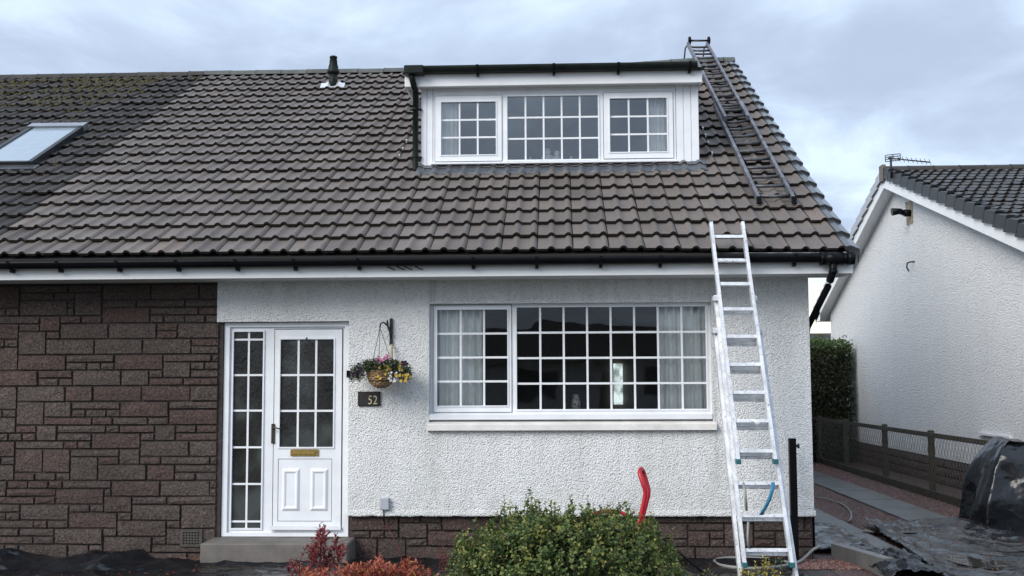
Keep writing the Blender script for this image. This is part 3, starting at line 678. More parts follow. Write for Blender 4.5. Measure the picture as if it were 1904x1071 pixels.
m.plate(x0, x1, z0, z1, holes, -0.002, 0.035); m.build('air_brick', 'vent_brick', house)
m = MB(); m.box(DX1 + .003, XC - .004, 0.068, 0.2, -0.03, WB + .02); m.box(XC - .10, XC - .004, .2, 2 * RY, -.03, WB + .02); plinth = m.build('plinth', 'mortar', house)
lay_stones(plinth, DX1 + .004, XC - .012, -0.03, WB - 0.004, 0.045)

# ------------------------------------------------------------------ eaves
GX1 = EX + VX
m = MB(); m.box(-14, GX1 - 0.02, -0.40, 0.06, fz, fz + 0.010); m.build('soffit', 'soffit', house)
m = MB(); m.box(-14, GX1 - 0.0, -0.424, -0.401, fz - 0.006, 2.735); m.box(GX1 - .03, GX1 - .002, -.4, .0, fz - .004, 2.72); fascia = m.build('fascia', 'white_gloss', house)
m = MB(); xj = at(640, 505, -.425).x; m.box(xj - .02, xj + .02, -.4265, -.4242, fz - .005, 2.73); m.build('joint_cover', 'upvc', fascia)
gtop = at(900, 478.5, -0.55).z; GR = 0.058
def gutter_trough(x0, x1, yc, zt, r, m, th=0.004, n=10):
    V = []
    for x in (x0, x1):
        for rr in (r, r - th):
            for q in range(n + 1):
                t = math.pi * q / n; V.append((x, yc - math.cos(t) * rr, zt - math.sin(t) * rr * 1.15))
    k = n + 1; F = []
    for q in range(n): F += [(q, q + 1, 2 * k + q + 1, 2 * k + q), (k + q + 1, k + q, 3 * k + q, 3 * k + q + 1)]
    F += [(0, 2 * k, 3 * k, k), (n, k + n, 3 * k + n, 2 * k + n)]
    m.add(V, F, True)
    m.add(V[:k], [list(range(k))]); m.add(V[2 * k:3 * k], [list(range(k))[::-1]])
YG = -0.49
gx_end = at(1588, 484, YG).x
m = MB(); gutter_trough(-14, at(1535, 484, YG).x, YG, gtop, GR, m); gutter = m.build('gutter', 'black_plastic', house)
def bracket(x, yc, zt, parent, r=GR, yw=-0.424):
    m = MB(); n = 8; V = []
    for xx in (x - .014, x + .014):
        for q in range(n + 1):
            t = math.pi * q / n; V.append((xx, yc - math.cos(t) * (r + .007), zt + .004 - math.sin(t) * (r + .007) * 1.15))
    k = n + 1; m.add(V, [(q, q + 1, k + q + 1, k + q) for q in range(n)])
    m.box(x - .014, x + .014, yc + r * .2, yw - .0005, zt - r * 1.6, zt - r * .95)
    m.build('bracket', 'black_plastic', parent)
for px in (20, 110, 220, 330, 440, 548, 667, 880, 998, 1117, 1228, 1478): bracket(at(px, 490, YG).x, YG, gtop, gutter)
for px in (720, 738, 752, 772):
    m = MB(); x = at(px, 492, YG).x; m.tube([(x, YG - .01, gtop - .068), (x + .04, YG + .02, gtop - .088), (x + .06, -.43, gtop - .09)], .005, 5); m.build('gutter_clip', 'black_plastic', gutter)
# union, running outlet and the stub that overshoots the verge
m = MB(); xa = at(1525, 484, YG).x
for x0, x1, r in ((xa, xa + .03, GR + .009), (xa + .03, xa + .20, GR + .004), (xa + .20, gx_end - .06, GR * .93), (gx_end - .06, gx_end, GR + .004)): m.tube([(x0, YG, gtop - .03), (x1, YG, gtop - .03)], r * .92, 14)
m.build('outlet', 'black_plastic', house)
ex_ = at(1549, 492, YG).x; ez_ = gtop - .05
e1 = at(1549, 505, YG); e2 = at(1543, 522, YG + .06)
m = MB(); m.tube([(ex_, YG, ez_), (ex_, YG, e1.z), (ex_ - .012, YG + .02, e1.z - .035), (e2.x, e2.y, e2.z)], .034, 12); m.tube([(ex_, YG, e1.z + .01), (ex_, YG, e1.z - .012)], .039, 12); m.build('swan_neck', 'black_plastic', house)
pa = at(1540, 532, -0.30); pb = Vector((XC + .045, 0.28, pa.z - .34))
m = MB(); m.tube([pa, pb, (XC + .045, .33, pb.z - .08), (XC + .045, .33, 0.05)], .030, 12); m.build('downpipe', 'black_plastic', house)

# ------------------------------------------------------------------ windows
def lights(win, Y, spec, glass):
    """spec: list of dict(pane px rect, n columns, n rows, sash px rect or None, col/row fractions)"""
    for s in spec:
        a, b, c, d = rect(*s['pane'], Y)
        if s.get('sash'):
            A, B, C, D = rect(*s['sash'], Y - .012)
            m = MB(); m.plate(A, B, C, D, [(a, b, c, d)], Y - .012, Y + .03)
            # glazing bead
            m.plate(a - .012, b + .012, c - .012, d + .012, [(a, b, c, d)], Y - .019, Y - .0125); m.build('sash', 'upvc', win)
            m = MB(); m.plate(A - .005, B + .005, C - .005, D + .005, [(A + .001, B - .001, C + .001, D - .001)], Y - .003, Y + .01); m.build('gasket', 'gasket', win)
        cs = s.get('cols') or [k / s['nc'] for k in range(s['nc'] + 1)]; rs = s.get('rows') or [k / s['nr'] for k in range(s['nr'] + 1)]
        bw = s.get('bw', 0.0095); yg = Y + .012
        for fx in cs[1:-1]:
            x = a + (b - a) * fx; m = MB(); m.box(x - bw, x + bw, yg - .004, yg + .008, c - .004, d + .004); m.build('glazing_bar', 'upvc', win)
        for fz_ in rs[1:-1]:
            z = d + (c - d) * fz_; m = MB(); m.box(a - .004, b + .004, yg - .0055, yg + .0065, z - bw, z + bw); m.build('glazing_bar', 'upvc', win)
        for i in range(len(cs) - 1):
            for k in range(len(rs) - 1):
                X0, X1 = a + (b - a) * cs[i], a + (b - a) * cs[i + 1]; Z1, Z0 = d + (c - d) * rs[k], d + (c - d) * rs[k + 1]
                m = MB(); m.add([(X0, yg, Z0), (X1, yg, Z0), (X1, yg, Z1), (X0, yg, Z1)], [(0, 1, 2, 3)]); m.build('pane', glass, win)
YW = 0.075
fo = rect(803, 566, 1320, 772, YW)
lp = dict(pane=(813, 576, 943.5, 754), nc=3, nr=4, sash=(806, 567.5, 951, 766)); rp_ = dict(pane=(961, 570.5, 1312.5, 760.5), nc=8, nr=4)
h1 = rect(*lp['sash'], YW); h2 = rect(*rp_['pane'], YW)
m = MB(); m.plate(wx0 - .01, wx1 + .01, wz0 - .01, wz1 + .004, [h1, h2], YW, YW + .06)
m.plate(h2[0] - .016, h2[1] + .016, h2[2] - .016, h2[3] + .012, [h2], YW - .009, YW - .0005)
window = m.build('window', 'upvc', house)
lights(window, YW, [lp, rp_], 'window_glass')
s0 = rect(797, 768, 1326, 780, YW - .02); m = MB(); m.bbox(wx0 + .002, wx1 - .002, -.005, YW - .001, s0[2], s0[3] - .006, .006); m.build('drip_sill', 'upvc', window)
s1 = rect(793, 781, 1333, 800, -.045); m = MB()
V = []
for x in (s1[0], s1[1]): V += [(x, YW, s0[2] - .004), (x, -.045, s1[3] - .035), (x, -.05, s1[3] - .04), (x, -.05, s1[2]), (x, 0.05, s1[2] - .005)]
m.add(V, [(0, 5, 6, 1), (1, 6, 7, 2), (2, 7, 8, 3), (3, 8, 9, 4), (4, 3, 2, 1, 0)[::-1], (5, 6, 7, 8, 9)[::-1]]); m.build('window_sill', 'sill_paint', house)
# rooms behind the glass
def room(x0, x1, y0, y1, z0, z1, mat, name):
    m = MB(); P = [(x, y, z) for z in (z0, z1) for y in (y0, y1) for x in (x0, x1)]
    m.add(P, [(0, 1, 3, 2), (4, 6, 7, 5), (1, 5, 7, 3), (3, 7, 6, 2), (2, 6, 4, 0)])
    m.add([(x0, y0, z0), (x1, y0, z0), (x1, y0, wz0 if name == 'living_room' else z0 + .01), (x0, y0, wz0 if name == 'living_room' else z0 + .01)], [(0, 1, 2, 3)]); return m.build(name, mat, house)
room(DX1 + .25, XC - .1, YW + .062, 4.6, 0.15, 2.52, 'room_wall', 'living_room')
rw = rect(1141, 676, 1158, 752, 4.55); m = MB(); m.box(rw[0], rw[1], 4.55, 4.58, rw[2], rw[3]); m.build('rear_window', 'daylit_pane', house)

def curtain(x0, x1, z0, z1, y, folds, label, amp=.042):
    m = MB(); n = folds * 8; V = []
    nz = 6
    for k in range(nz + 1):
        z = z0 + (z1 - z0) * k / nz
        for i in range(n + 1):
            t = i / n; ph = 0.5 * noise.noise(Vector((t * 3.1 + x0, k * .12, 1))) + .12 * noise.noise(Vector((t * 9, k * .5, 7)))
            V.append((x0 + (x1 - x0) * t, y + amp * math.sin((t + ph * .12) * folds * 2 * math.pi) * (0.75 + .4 * noise.noise(Vector((t * 5, 2, x0)))), z))
    m.add(V, [(k * (n + 1) + i, k * (n + 1) + i + 1, (k + 1) * (n + 1) + i + 1, (k + 1) * (n + 1) + i) for k in range(nz) for i in range(n)], True)
    o = m.build('curtain', 'curtain_cloth'); md = o.modifiers.new('thick', 'SOLIDIFY'); md.thickness = .004
    return tag(o, label, 'curtain', 'white curtains behind the windows')
CY = YW + .11
curtain(at(806, 660, CY).x, at(899, 660, CY).x, wz0 + .02, wz1 + .04, CY, 6, 'pleated white curtain in the ground floor window beside the hanging basket')
curtain(at(1226, 660, CY).x, at(1322, 660, CY).x, wz0 + .02, wz1 + .04, CY, 6, 'pleated white curtain in the ground floor window next to the extension ladder')
m = MB(); m.box(wx0 - .02, wx1 + .02, YW + .062, YW + .30, wz0 - .02, h2[2] - .008); m.build('inner_sill', 'white_gloss', house)
vp = at(1071, 757, YW + .22); vp.z = h2[2] - .008
m = MB(); m.lathe(vp, [(0.0, 0), (.035, 0), (.042, .03), (.045, .07), (.036, .105), (.026, .12), (.034, .14), (.032, .142), (.024, .122), (0, .12)], 16)
tag(m.build('vase', 'patterned_vase'), 'small patterned vase on the sill inside the ground floor window', 'vase')

# ------------------------------------------------------------------ door
YDR = 0.085
do = (DX0 - .0, DX1, DZ0, DZ1)
side = dict(pane=(432.5, 617, 487.5, 982), nc=2, nr=7, cols=[0, .5, 1], rows=[0, .040, .223, .405, .592, .778, .967, 1], bw=.009)
sx = rect(*side['pane'], YDR); dxl = rect(509, 612, 636, 984, YDR)
glz = rect(521, 631, 620, 831, YDR - .01)
m = MB(); m.plate(DX0 + .004, DX1 - .004, DZ0, DZ1 - .004, [sx, dxl], YDR, YDR + .07)
m.plate(DX0 + .0045, DX1 - .0045, DZ0 + .002, DZ1 - .0045, [(DX0 + .055, DX1 - .05, DZ0 + .035, DZ1 - .045)], YDR - .025, YDR - .001)
m.plate(sx[0] - .014, sx[1] + .014, sx[2] - .014, sx[3] + .014, [sx], YDR - .012, YDR - .0015)
door_frame = m.build('door_frame', 'upvc', house)
lights(door_frame, YDR, [side], 'obscure_glass')
lp2 = rect(516.5, 853, 617, 969.5, YDR - .01)
m = MB(); m.plate(dxl[0] + .004, dxl[1] - .004, dxl[2] + .004, dxl[3] - .004, [glz, lp2], YDR - .012, YDR + .04)
m.plate(glz[0] - .014, glz[1] + .014, glz[2] - .014, glz[3] + .014, [glz], YDR - .02, YDR - .0125)
door = m.build('door', 'upvc', house)
m = MB(); m.plate(dxl[0] - .004, dxl[1] + .004, dxl[2] - .004, dxl[3] + .004, [(dxl[0] + .006, dxl[1] - .006, dxl[2] + .006, dxl[3] - .006)], YDR - .003, YDR + .02); m.build('gasket', 'gasket', door)
lights(door, YDR - .01, [dict(pane=(521, 631, 620, 831), nc=3, nr=3)], 'obscure_glass')
m = MB(); m.box(lp2[0] + .005, lp2[1] - .005, YDR - .009, YDR + .03, lp2[2] + .005, lp2[3] - .005); m.build('panel', 'upvc', door)
m = MB(); m.plate(lp2[0] - .001, lp2[1] + .001, lp2[2] - .001, lp2[3] + .001, [(lp2[0] + .006, lp2[1] - .006, lp2[2] + .006, lp2[3] - .006)], YDR - .006, YDR + .02); m.build('gasket', 'gasket', door)
for r_ in ((524, 871, 557.5, 950), (576.5, 871, 610, 950)):
    a, b, c, d = rect(*r_, YDR - .01); k = .02; y0 = YDR - .0095; y1 = YDR - .026; m = MB()
    V = [(a, y0, c), (b, y0, c), (b, y0, d), (a, y0, d), (a + k, y1, c + k), (b - k, y1, c + k), (b - k, y1, d - k), (a + k, y1, d - k)]
    V += [(a + k * 1.5, y1, c + k * 1.5), (b - k * 1.5, y1, c + k * 1.5), (b - k * 1.5, y1, d - k * 1.5), (a + k * 1.5, y1, d - k * 1.5), (a + k * 2.2, y1 + .009, c + k * 2.2), (b - k * 2.2, y1 + .009, c + k * 2.2), (b - k * 2.2, y1 + .009, d - k * 2.2), (a + k * 2.2, y1 + .009, d - k * 2.2)]
    F = [(q + o, (q + 1) % 4 + o, (q + 1) % 4 + 4 + o, q + 4 + o) for o in (0, 4, 8) for q in range(4)] + [(12, 13, 14, 15)]
    m.add(V, F); m.build('raised_panel', 'upvc', door)
a, b, c, d = rect(540, 835.5, 592.5, 848, YDR - .02); m = MB(); m.bbox(a, b, YDR - .026, YDR - .0125, c, d, .005); m.bbox(a + .025, b - .025, YDR - .031, YDR - .0265, c + .014, d - .014, .003); m.build('letter_plate', 'brass', door)
a, b, c, d = rect(504.3, 788, 511, 825, YDR - .02); m = MB(); m.bbox(a, b, YDR - .024, YDR - .0125, c, d, .004); hz_ = d - .04; xm = (a + b) / 2
m.tube([(xm, YDR - .022, hz_), (xm, YDR - .06, hz_), (xm + .03, YDR - .065, hz_ + .006), (xm + .07, YDR - .062, hz_ - .004), (xm + .115, YDR - .06, hz_ + .003)], .007, 8); m.build('handle', 'bronze', door)
t = at(570, 628, YDR - .02); m = MB(); m.tube([(t.x, YDR - .0125, t.z), (t.x, YDR - .03, t.z), (t.x, YDR - .03, t.z - .02)], .005, 6); m.build('hook', 'bronze', door)
a, b, c, d = rect(500, 978, 634, 985, YDR - .03); m = MB(); m.box(a, b, YDR - .045, YDR - .0255, c, d); m.build('weather_bar', 'upvc', door)
m = MB(); m.box(DX0 - .05, DX1 + .05, YDR + .08, 2.2, -.02, 0.0); m.build('hall_floor', 'brown_floor', house)
# concrete step
st0 = at(372, 1005, -0.36); st1 = at(646, 1005, -.36)
m = MB(); m.bbox(st0.x, st1.x, -0.36, 0.08, -.02, DZ0 - .004, .012)
tag(m.build('doorstep', 'concrete'), 'worn grey concrete step below the white front door', 'step')

# ------------------------------------------------------------------ dormer
dz_f0 = at(1020, 156, YD - .16).z                      # underside of dormer fascia
dz_top = at(1020, 137, YD - .25).z
dbase = main.p(0, dvv).z
zwt = at(1030, 158, YD).z + .04
m = MB(); m.box(dl, dr, YD, RY, dbase - .10, zwt); dormer = m.build('dormer', 'white_gloss', house)
do_ = rect(806, 168, 1256, 300.5, YD)
# vertical cladding boards either side of the window
def boards(x0, x1, n):
    w = (x1 - x0) / n
    for k in range(n):
        m = MB(); m.bbox(x0 + k * w + .002, x0 + (k + 1) * w - .002, YD - .016, YD - .001, dbase - .03, zwt - .005, .003); m.build('cladding_board', 'upvc', dormer)
boards(dl + .0, do_[0] - .004, 2); boards(do_[1] + .004, dr, 3)
hb = rect(806, 160, 1256, 167, YD); m = MB(); m.bbox(do_[0], do_[1], YD - .02, YD - .001, do_[3] + .002, zwt - .004, .003); m.build('head_board', 'upvc', dormer)
L3 = [dict(pane=(820.5, 190, 922, 288), nc=3, nr=3, sash=(809, 178, 933, 299.5)), dict(pane=(943.5, 178.5, 1112, 296.5), nc=5, nr=3), dict(pane=(1134, 183, 1240, 282.5), nc=3, nr=3, sash=(1122.5, 171.5, 1251.5, 294))]
YDW = YD - .022
hs = [rect(*L3[0]['sash'], YDW), rect(*L3[1]['pane'], YDW), rect(*L3[2]['sash'], YDW)]
m = MB(); m.plate(do_[0] + .001, do_[1] - .001, do_[2] - .004, do_[3], hs, YDW, YDW + .05)
h = hs[1]; m.plate(h[0] - .018, h[1] + .018, h[2] - .014, h[3] + .018, [h], YDW - .01, YDW - .0005)
dwin = m.build('dormer_window', 'upvc', house); lights(dwin, YDW, L3, 'dormer_glass')
m = MB(); m.bbox(do_[0] - .02, do_[1] + .02, YD - .075, YD - .001, do_[2] - .030, do_[2] - .006, .005); m.build('drip_sill', 'upvc', dwin)
# the room: cut the dormer body behind the window by replacing its front with a frame
me = dormer.data; bpy.data.objects.remove(dormer.children[0], do_unlink=False) if False else None
m = MB(); op = (do_[0] + .03, do_[1] - .03, do_[2] + .02, do_[3] - .03)
m.plate(dl, dr, dbase - .10, zwt, [op], YD, YD + .03)
m.box(dl, dl + .05, YD + .03, RY, dbase - .10, zwt - .001); m.box(dr - .05, dr, YD + .03, RY, dbase - .10, zwt - .001); m.box(dl, dr, YD + .031, RY, zwt - .04, zwt)
dormer.data = m.mesh('dormer', 'white_gloss')
m = MB(); x0, x1, y0, y1, z0, z1 = dl + .06, dr - .06, YD + .032, YD + 2.6, dbase - .09, zwt - .045
P = [(x, y, z) for z in (z0, z1) for y in (y0, y1) for x in (x0, x1)]; m.add(P, [(0, 1, 3, 2), (4, 6, 7, 5), (1, 5, 7, 3), (3, 7, 6, 2), (2, 6, 4, 0)]); m.build('dormer_room', 'dormer_room', house)
cy = YD + .10
curtain(at(814, 240, cy).x, at(852, 240, cy).x, do_[2] + .02, do_[3] - .02, cy, 5, 'narrow white curtain in the dormer window above the dormer downpipe', .02)
curtain(at(1203, 230, cy).x, at(1246, 230, cy).x, do_[2] + .02, do_[3] - .02, cy, 5, 'narrow white curtain in the dormer window near the roof ladder', .02)
sillz = hs[1][2]
m = MB(); m.box(do_[0], do_[1], YD + .031, YD + .2, sillz - .06, sillz - .035); m.build('inner_sill', 'white_gloss', dwin)
def ornament(px, kind, label, s=1.0):
    p = at(px, 292, YD + .085); p.z = sillz - .035; m = MB()
    if kind == 'bird': m.lathe(p, [(0, 0), (.05 * s, 0), (.075 * s, .05 * s), (.07 * s, .09 * s), (.03 * s, .11 * s), (.04 * s, .14 * s), (.028 * s, .175 * s), (0, .185 * s)], 14)
    else: m.lathe(p, [(0, 0), (.03 * s, 0), (.03 * s, .07 * s), (.012 * s, .08 * s), (.012 * s, .1 * s), (0, .105 * s)], 10)
    tag(m.build('ornament', 'china'), label, 'ornament', 'white ornaments on the dormer sill')
ornament(1018, 'bird', 'round white china ornament on the dormer sill, the larger of the two', 1.0)
ornament(1036, 'bird', 'round white china ornament on the dormer sill, the smaller of the two', .85)
ornament(986, 'pot', 'tiny white pot on the dormer sill, on the downpipe side', .9); ornament(1062, 'pot', 'tiny white pot on the dormer sill, on the roof ladder side', .9)
# dormer eaves and flat roof
fx0, fx1 = at(752.5, 150, YD - .17).x, at(1305.5, 135, YD - .17).x
zf0, zf1 = at(1020, 157.5, YD - .17).z, at(1020, 131, YD - .17).z
m = MB(); m.bbox(fx0, fx1, YD - .17, YD - .148, zf0, zf1, .004); m.box(fx0, fx0 + .022, YD - .147, RY - .4, zf0, zf1 - .002); m.box(fx1 - .022, fx1, YD - .147, RY - .4, zf0, zf1 - .002); m.build('dormer_fascia', 'white_gloss', house)
m = MB(); m.box(fx0 + .023, fx1 - .023, YD - .147, YD, zf0 + .012, zf0 + .022); m.build('dormer_soffit', 'soffit', house)
m = MB()
m.add([(fx0 - .02, YD - .20, zf1 + .004), (fx1 + .02, YD - .20, zf1 + .004), (fx1 + .02, RY + .02, RZ - .14), (fx0 - .02, RY + .02, RZ - .20), (fx0 - .02, YD - .20, zf1 - .03), (fx1 + .02, YD - .20, zf1 - .03), (fx1 + .02, RY + .02, RZ - .19), (fx0 - .02, RY + .02, RZ - .25)],
      [(0, 1, 2, 3), (0, 4, 5, 1), (1, 5, 6, 2), (3, 7, 4, 0), (7, 6, 5, 4), (2, 6, 7, 3)]); m.build('dormer_roof', 'green_black', house)
dgz = at(1020, 121, YD - .24).z; ygd = YD - .235
m = MB(); gx0, gx1 = at(753, 130, ygd).x, at(1296, 118, ygd).x
gutter_trough(gx0, gx1, ygd, dgz, .062, m); dg = m.build('dormer_gutter', 'green_black', house)
for px in (888, 1030, 1150, 1283): bracket(at(px, 140, ygd).x, ygd, dgz, dg, .062, YD - .17)
# downpipe of the dormer
q0 = at(766, 140, ygd); q1 = at(769, 158, ygd + .03); q2 = at(773, 170, YD - .06); q3 = at(772.5, 318, YD - .05)
m = MB(); bx = gx0 + .0; m.bbox(gx0 - .004, gx0 + .21, ygd - .068, ygd + .062, dgz - .085, dgz + .01, .01)
m.tube([(q0.x, ygd, dgz - .07), (q0.x, ygd, q0.z - .03), (q1.x, ygd + .04, q1.z), (q2.x, YD - .06, q2.z), (q3.x, YD - .06, q3.z + .02), (q3.x, YD - .07, q3.z - .02)], .033, 12)
dp = m.build('dormer_downpipe', 'green_black', house)
for py in (203, 292): b = at(773, py, YD - .06); m = MB(); m.tube([(b.x, YD - .06, b.z - .012), (b.x, YD - .06, b.z + .012)], .038, 12); m.box(b.x - .065, b.x + .065, YD - .045, YD - .017, b.z - .008, b.z + .008); m.build('pipe_clip', 'green_black', dp)
# lead apron dressed over the tiles, cover flashings and clips up the cheeks
m = MB(); na = 150; V = []; x0a, x1a = dl - .04, dr + .06
for k in range(na + 1):
    x = x0a + (x1a - x0a) * k / na; u = (x - EX) / TW; h = tprof(u)
    for v, dh in ((dvv + .06, .085), (dvv + .01, .075), (vlow * .5 + dvv * .5, .06), (vlow + .012 * noise.noise(Vector((x * 3, 0, 0))), .056)):
        jj = math.floor(v / TG); vv = v - jj * TG; hh = .054 - .042 * vv / .42 + h * (1.15 if v < dvv else .8)
        V.append(main.p(x - EX, v, max(hh, .03) + .006 + (.008 if v > dvv else 0) + .004 * noise.noise(Vector((x * 12, v * 20, 2)))))
m.add(V, [(4 * k + q, 4 * k + q + 1, 4 * k + 5 + q, 4 * k + 4 + q) for k in range(na) for q in range(3)][::1], True)
ap = m.build('lead_apron', 'lead', house); ap.modifiers.new('thick', 'SOLIDIFY').thickness = .004
for px, py in ((1307, 239), (1312, 252), (1317, 266), (1324, 285), (756, 262), (749, 277), (742.5, 290)):
    u, v = main.hit(px, py, .06); m = MB(); mbx(main, u - .007, u + .007, v - .02, v + .02, .04, .075, m); m.build('flashing_clip', 'bright_flashing', roof)

# soil vent pipe through the roof
u, v = main.hit(619, 163, .04); base = main.p(u, v, .0)
m = MB(); pr_ = .062; sc = (base - CAM).dot(CF) / FPX
zt = base.z + (163 - 128) * sc * 1.02
m.tube([(base.x, base.y, base.z - .05), (base.x, base.y, zt)], pr_, 16); vent = m.build('vent_pipe', 'green_black', house)
H = sc
m = MB(); m.lathe((base.x, base.y, zt - .01), [(.0, -.02), (.085, -.02), (.09, 0), (.085, .03), (.07, .05), (.072, .07), (.055, .13), (.058, .145), (.048, .2), (.055, .205), (.055, .225), (.04, .235), (0, .24)], 16); m.build('vent_cap', 'green_black', vent)
m = MB(); V = []; nk = 16
for k in range(nk + 1):
    uu = u - .17 + .34 * k / nk
    for vv_, hh in ((v + .05, .10), (v - .02, .075), (v - .07, .064)): V.append(main.p(uu, vv_, hh + tprof(uu / TW) * .9 - .004))
m.add(V, [(3 * k + q, 3 * k + q + 1, 3 * k + 4 + q, 3 * k + 3 + q) for k in range(nk) for q in range(2)], True)
m.build('pipe_flashing', 'bright_flashing', vent)

# ------------------------------------------------------------------ small things on the front wall
bx = at(727.5, 614, -.005); zt, zb_ = at(727.5, 592, -.01).z, at(727.5, 641, -.01).z
br = thing('basket_bracket', 'black iron hook bracket on the white wall above the flower basket', 'bracket', (bx.x, 0, zb_))
m = MB(); m.bbox(bx.x - .014, bx.x + .014, -.026, -.002, zb_, zt, .004); m.build('back_plate', 'black_iron', br)
arm = [(bx.x, -.02, zb_ + .06), (bx.x - .012, -.09, zb_ + .16), (bx.x - .045, -.17, zb_ + .20), (bx.x - .065, -.22, zb_ + .185), (bx.x - .07, -.23, zb_ + .15)]
m = MB(); m.tube(arm, .007, 8); m.tube([(bx.x - .02, -.05, zb_ + .14), (bx.x - .028, -.06, zb_ + .2), (bx.x - .028, -.06, zb_ + .23)], [.006, .011, .004], 8); m.build('hook_arm', 'black_iron', br)
HK = Vector(arm[-1])
bc = at(709, 703, -.23); BRAD = at(735, 700, -.23).x - at(683, 700, -.23).x; BRAD *= .5
bz = at(709, 690, -.23).z
hb_ = thing('hanging_basket', 'round wicker hanging basket of yellow, pink and purple flowers beside the door', 'hanging basket', (HK.x, HK.y, bz - .14))
cx, cyb = bc.x, -.23
m = MB()
for k in range(11):
    t = k / 10; r = BRAD * math.sqrt(max(0.05, 1 - (t * .96) ** 2)) * (1.0 if t < .99 else .9); z = bz - .145 * t
    pts = []
    for q in range(25):
        a = 2 * math.pi * q / 24; rr = r + .006 * (1 if (q + k) % 2 else -1); pts.append((cx + rr * math.cos(a), cyb + rr * math.sin(a), z + random.uniform(-.003, .003)))
    m.tube(pts, .0085, 5, cap=False)
m.lathe((cx, cyb, bz - .145), [(0, 0), (.06, 0), (BRAD * .8, .06), (BRAD * .94, .14)], 20)
m.build('basket', 'wicker', hb_)
for q in range(3):
    a = 2 * math.pi * q / 3 + .5; m = MB(); e = Vector((cx + BRAD * math.cos(a), cyb + BRAD * math.sin(a), bz)); pts = [HK.lerp(e, t / 5) for t in range(6)]; m.tube(pts, .0028, 5); m.build('chain', 'black_iron', hb_)
def leaf(m, p, d, up, ln, w, fold=.25, curl=.2):
    d = d.normalized(); s = d.cross(up)
    if s.length < 1e-4: s = d.orthogonal()
    s.normalize(); n = s.cross(d)
    mid = p + d * ln * .5 + n * ln * curl * .3; tip = p + d * ln - n * ln * curl * .15
    m.add([p, mid + s * w * .5 + n * w * fold, tip, mid - s * w * .5 + n * w * fold, mid], [(0, 4, 1), (4, 2, 1), (0, 3, 4), (4, 3, 2)])
def rv(): 
    while True:
        v = Vector((random.uniform(-1, 1), random.uniform(-1, 1), random.uniform(-1, 1)))
        if .05 < v.length < 1: return v.normalized()
m = MB(); FW = (at(763, 695, -.23).x - at(655, 695, -.23).x) / 2; fc = at(708, 690, -.23)
spots = []
for _ in range(2300):
    t = random.uniform(-1, 1); x = fc.x + t * FW; env = .085 * (1 - .35 * abs(t)) ; p = Vector((x, cyb + random.gauss(0, .075), bz + .025 - .02 * t * t + random.uniform(-.35, 1) * env - (.055 if abs(t) > .6 else 0) * random.random() * 1.6))
    leaf(m, p, (rv() + Vector((t * .5, -.4, .2))), Vector((0, -.3, 1)), random.uniform(.018, .036), random.uniform(.012, .02))
m.build('foliage', 'basket_leaf', hb_)
def flowers(lst, mat, name, n, s=.016):
    for _ in range(n):
        m = MB(); px, py, r = random.choice(lst); p = at(px + random.gauss(0, r), py + random.gauss(0, r * .7), cyb - .10 - random.random() * .05)
        ax = (Vector((0, -1, .25)) + rv() * .5).normalized(); a0 = ax.orthogonal().normalized(); b0 = ax.cross(a0)
        for q in range(5):
            t = 6.28 * q / 5; d = a0 * math.cos(t) + b0 * math.sin(t); leaf(m, p, d + ax * .3, ax, s * random.uniform(.8, 1.2), s * .8, .1, .1)
        m.build(name, mat, hb_)
flowers([(712, 690, 6), (705, 700, 4), (722, 685, 5), (745, 680, 5), (757, 700, 4), (752, 708, 4), (741, 697, 4)], 'yellow_petal', 'yellow_flower', 46)
flowers([(706, 668, 4), (722, 665, 5), (715, 670, 4)], 'pink_petal', 'pink_flower', 16)
flowers([(665, 683, 5), (672, 690, 5), (752, 675, 4), (660, 695, 4)], 'purple_petal', 'purple_flower', 24, .018)
flowers([(724, 698, 5), (730, 706, 4), (735, 690, 4)], 'white_petal', 'white_flower', 16, .013)
m = MB(); r0 = at(728, 645, -.06); m.tube([(r0.x, -.03, zb_ + .0), (r0.x, -.05, r0.z - .02), (r0.x + .01, -.1, bz + .03)], .011, 6); m.build('rope', 'rope', hb_)

a, b, c, d = rect(665.5, 728, 707, 755, -.012)
pq = thing('number_plaque', 'dark slate plaque reading 52 in pale figures below the hanging basket', 'house number', ((a + b) / 2, 0, c))
m = MB(); m.bbox(a, b, -.022, -.001, c, d, .004); m.plate(a + .006, b - .006, c + .006, d - .006, [(a + .011, b - .011, c + .011, d - .011)], -.0245, -.022); m.build('slate', 'black_iron', pq)
cu = bpy.data.curves.new('figures', 'FONT'); cu.body = '52'; cu.size = (d - c) * .78; cu.extrude = .0015; cu.space_character = 1.12; cu.align_x = 'CENTER'
to = bpy.data.objects.new('tmp', cu); col.objects.link(to); bpy.context.view_layer.update()
fm = bpy.data.meshes.new_from_object(to.evaluated_get(bpy.context.evaluated_depsgraph_get())); bpy.data.objects.remove(to)
fm.transform(Matrix.Translation((a + (b - a) * .67, -.0235, c + (d - c) * .13)) @ Matrix.Rotation(R(90), 4, 'X') @ Matrix.Diagonal((.82, 1.1, 1, 1))); fm.materials.clear(); fm.materials.append(MATS['gold_paint'])
link('figures', fm, pq)
m = MB(); 
for k in range(14):
    t = k / 13; p = Vector((a + .02 + (b - a) * .62 * t, -.0235, d - .028 + .012 * math.sin(t * 7))); leaf(m, p, Vector((math.cos(k * 1.7), -.05, math.sin(k * 1.7))), Vector((0, -1, 0)), .03, .016, .05, .1)
m.build('leaf_relief', 'bronze', pq)
a, b, c, d = rect(644.5, 689, 650.5, 702, -.01); m = MB(); m.bbox(a, b, -.02, YDR - .03, c, d, .004); m.bbox(a + .006, b - .006, -.023, -.0205, (c + d) / 2 - .008, (c + d) / 2 + .008, .002)
tag(m.build('doorbell', 'black_plastic'), 'small black doorbell button on the edge of the white door frame', 'doorbell')
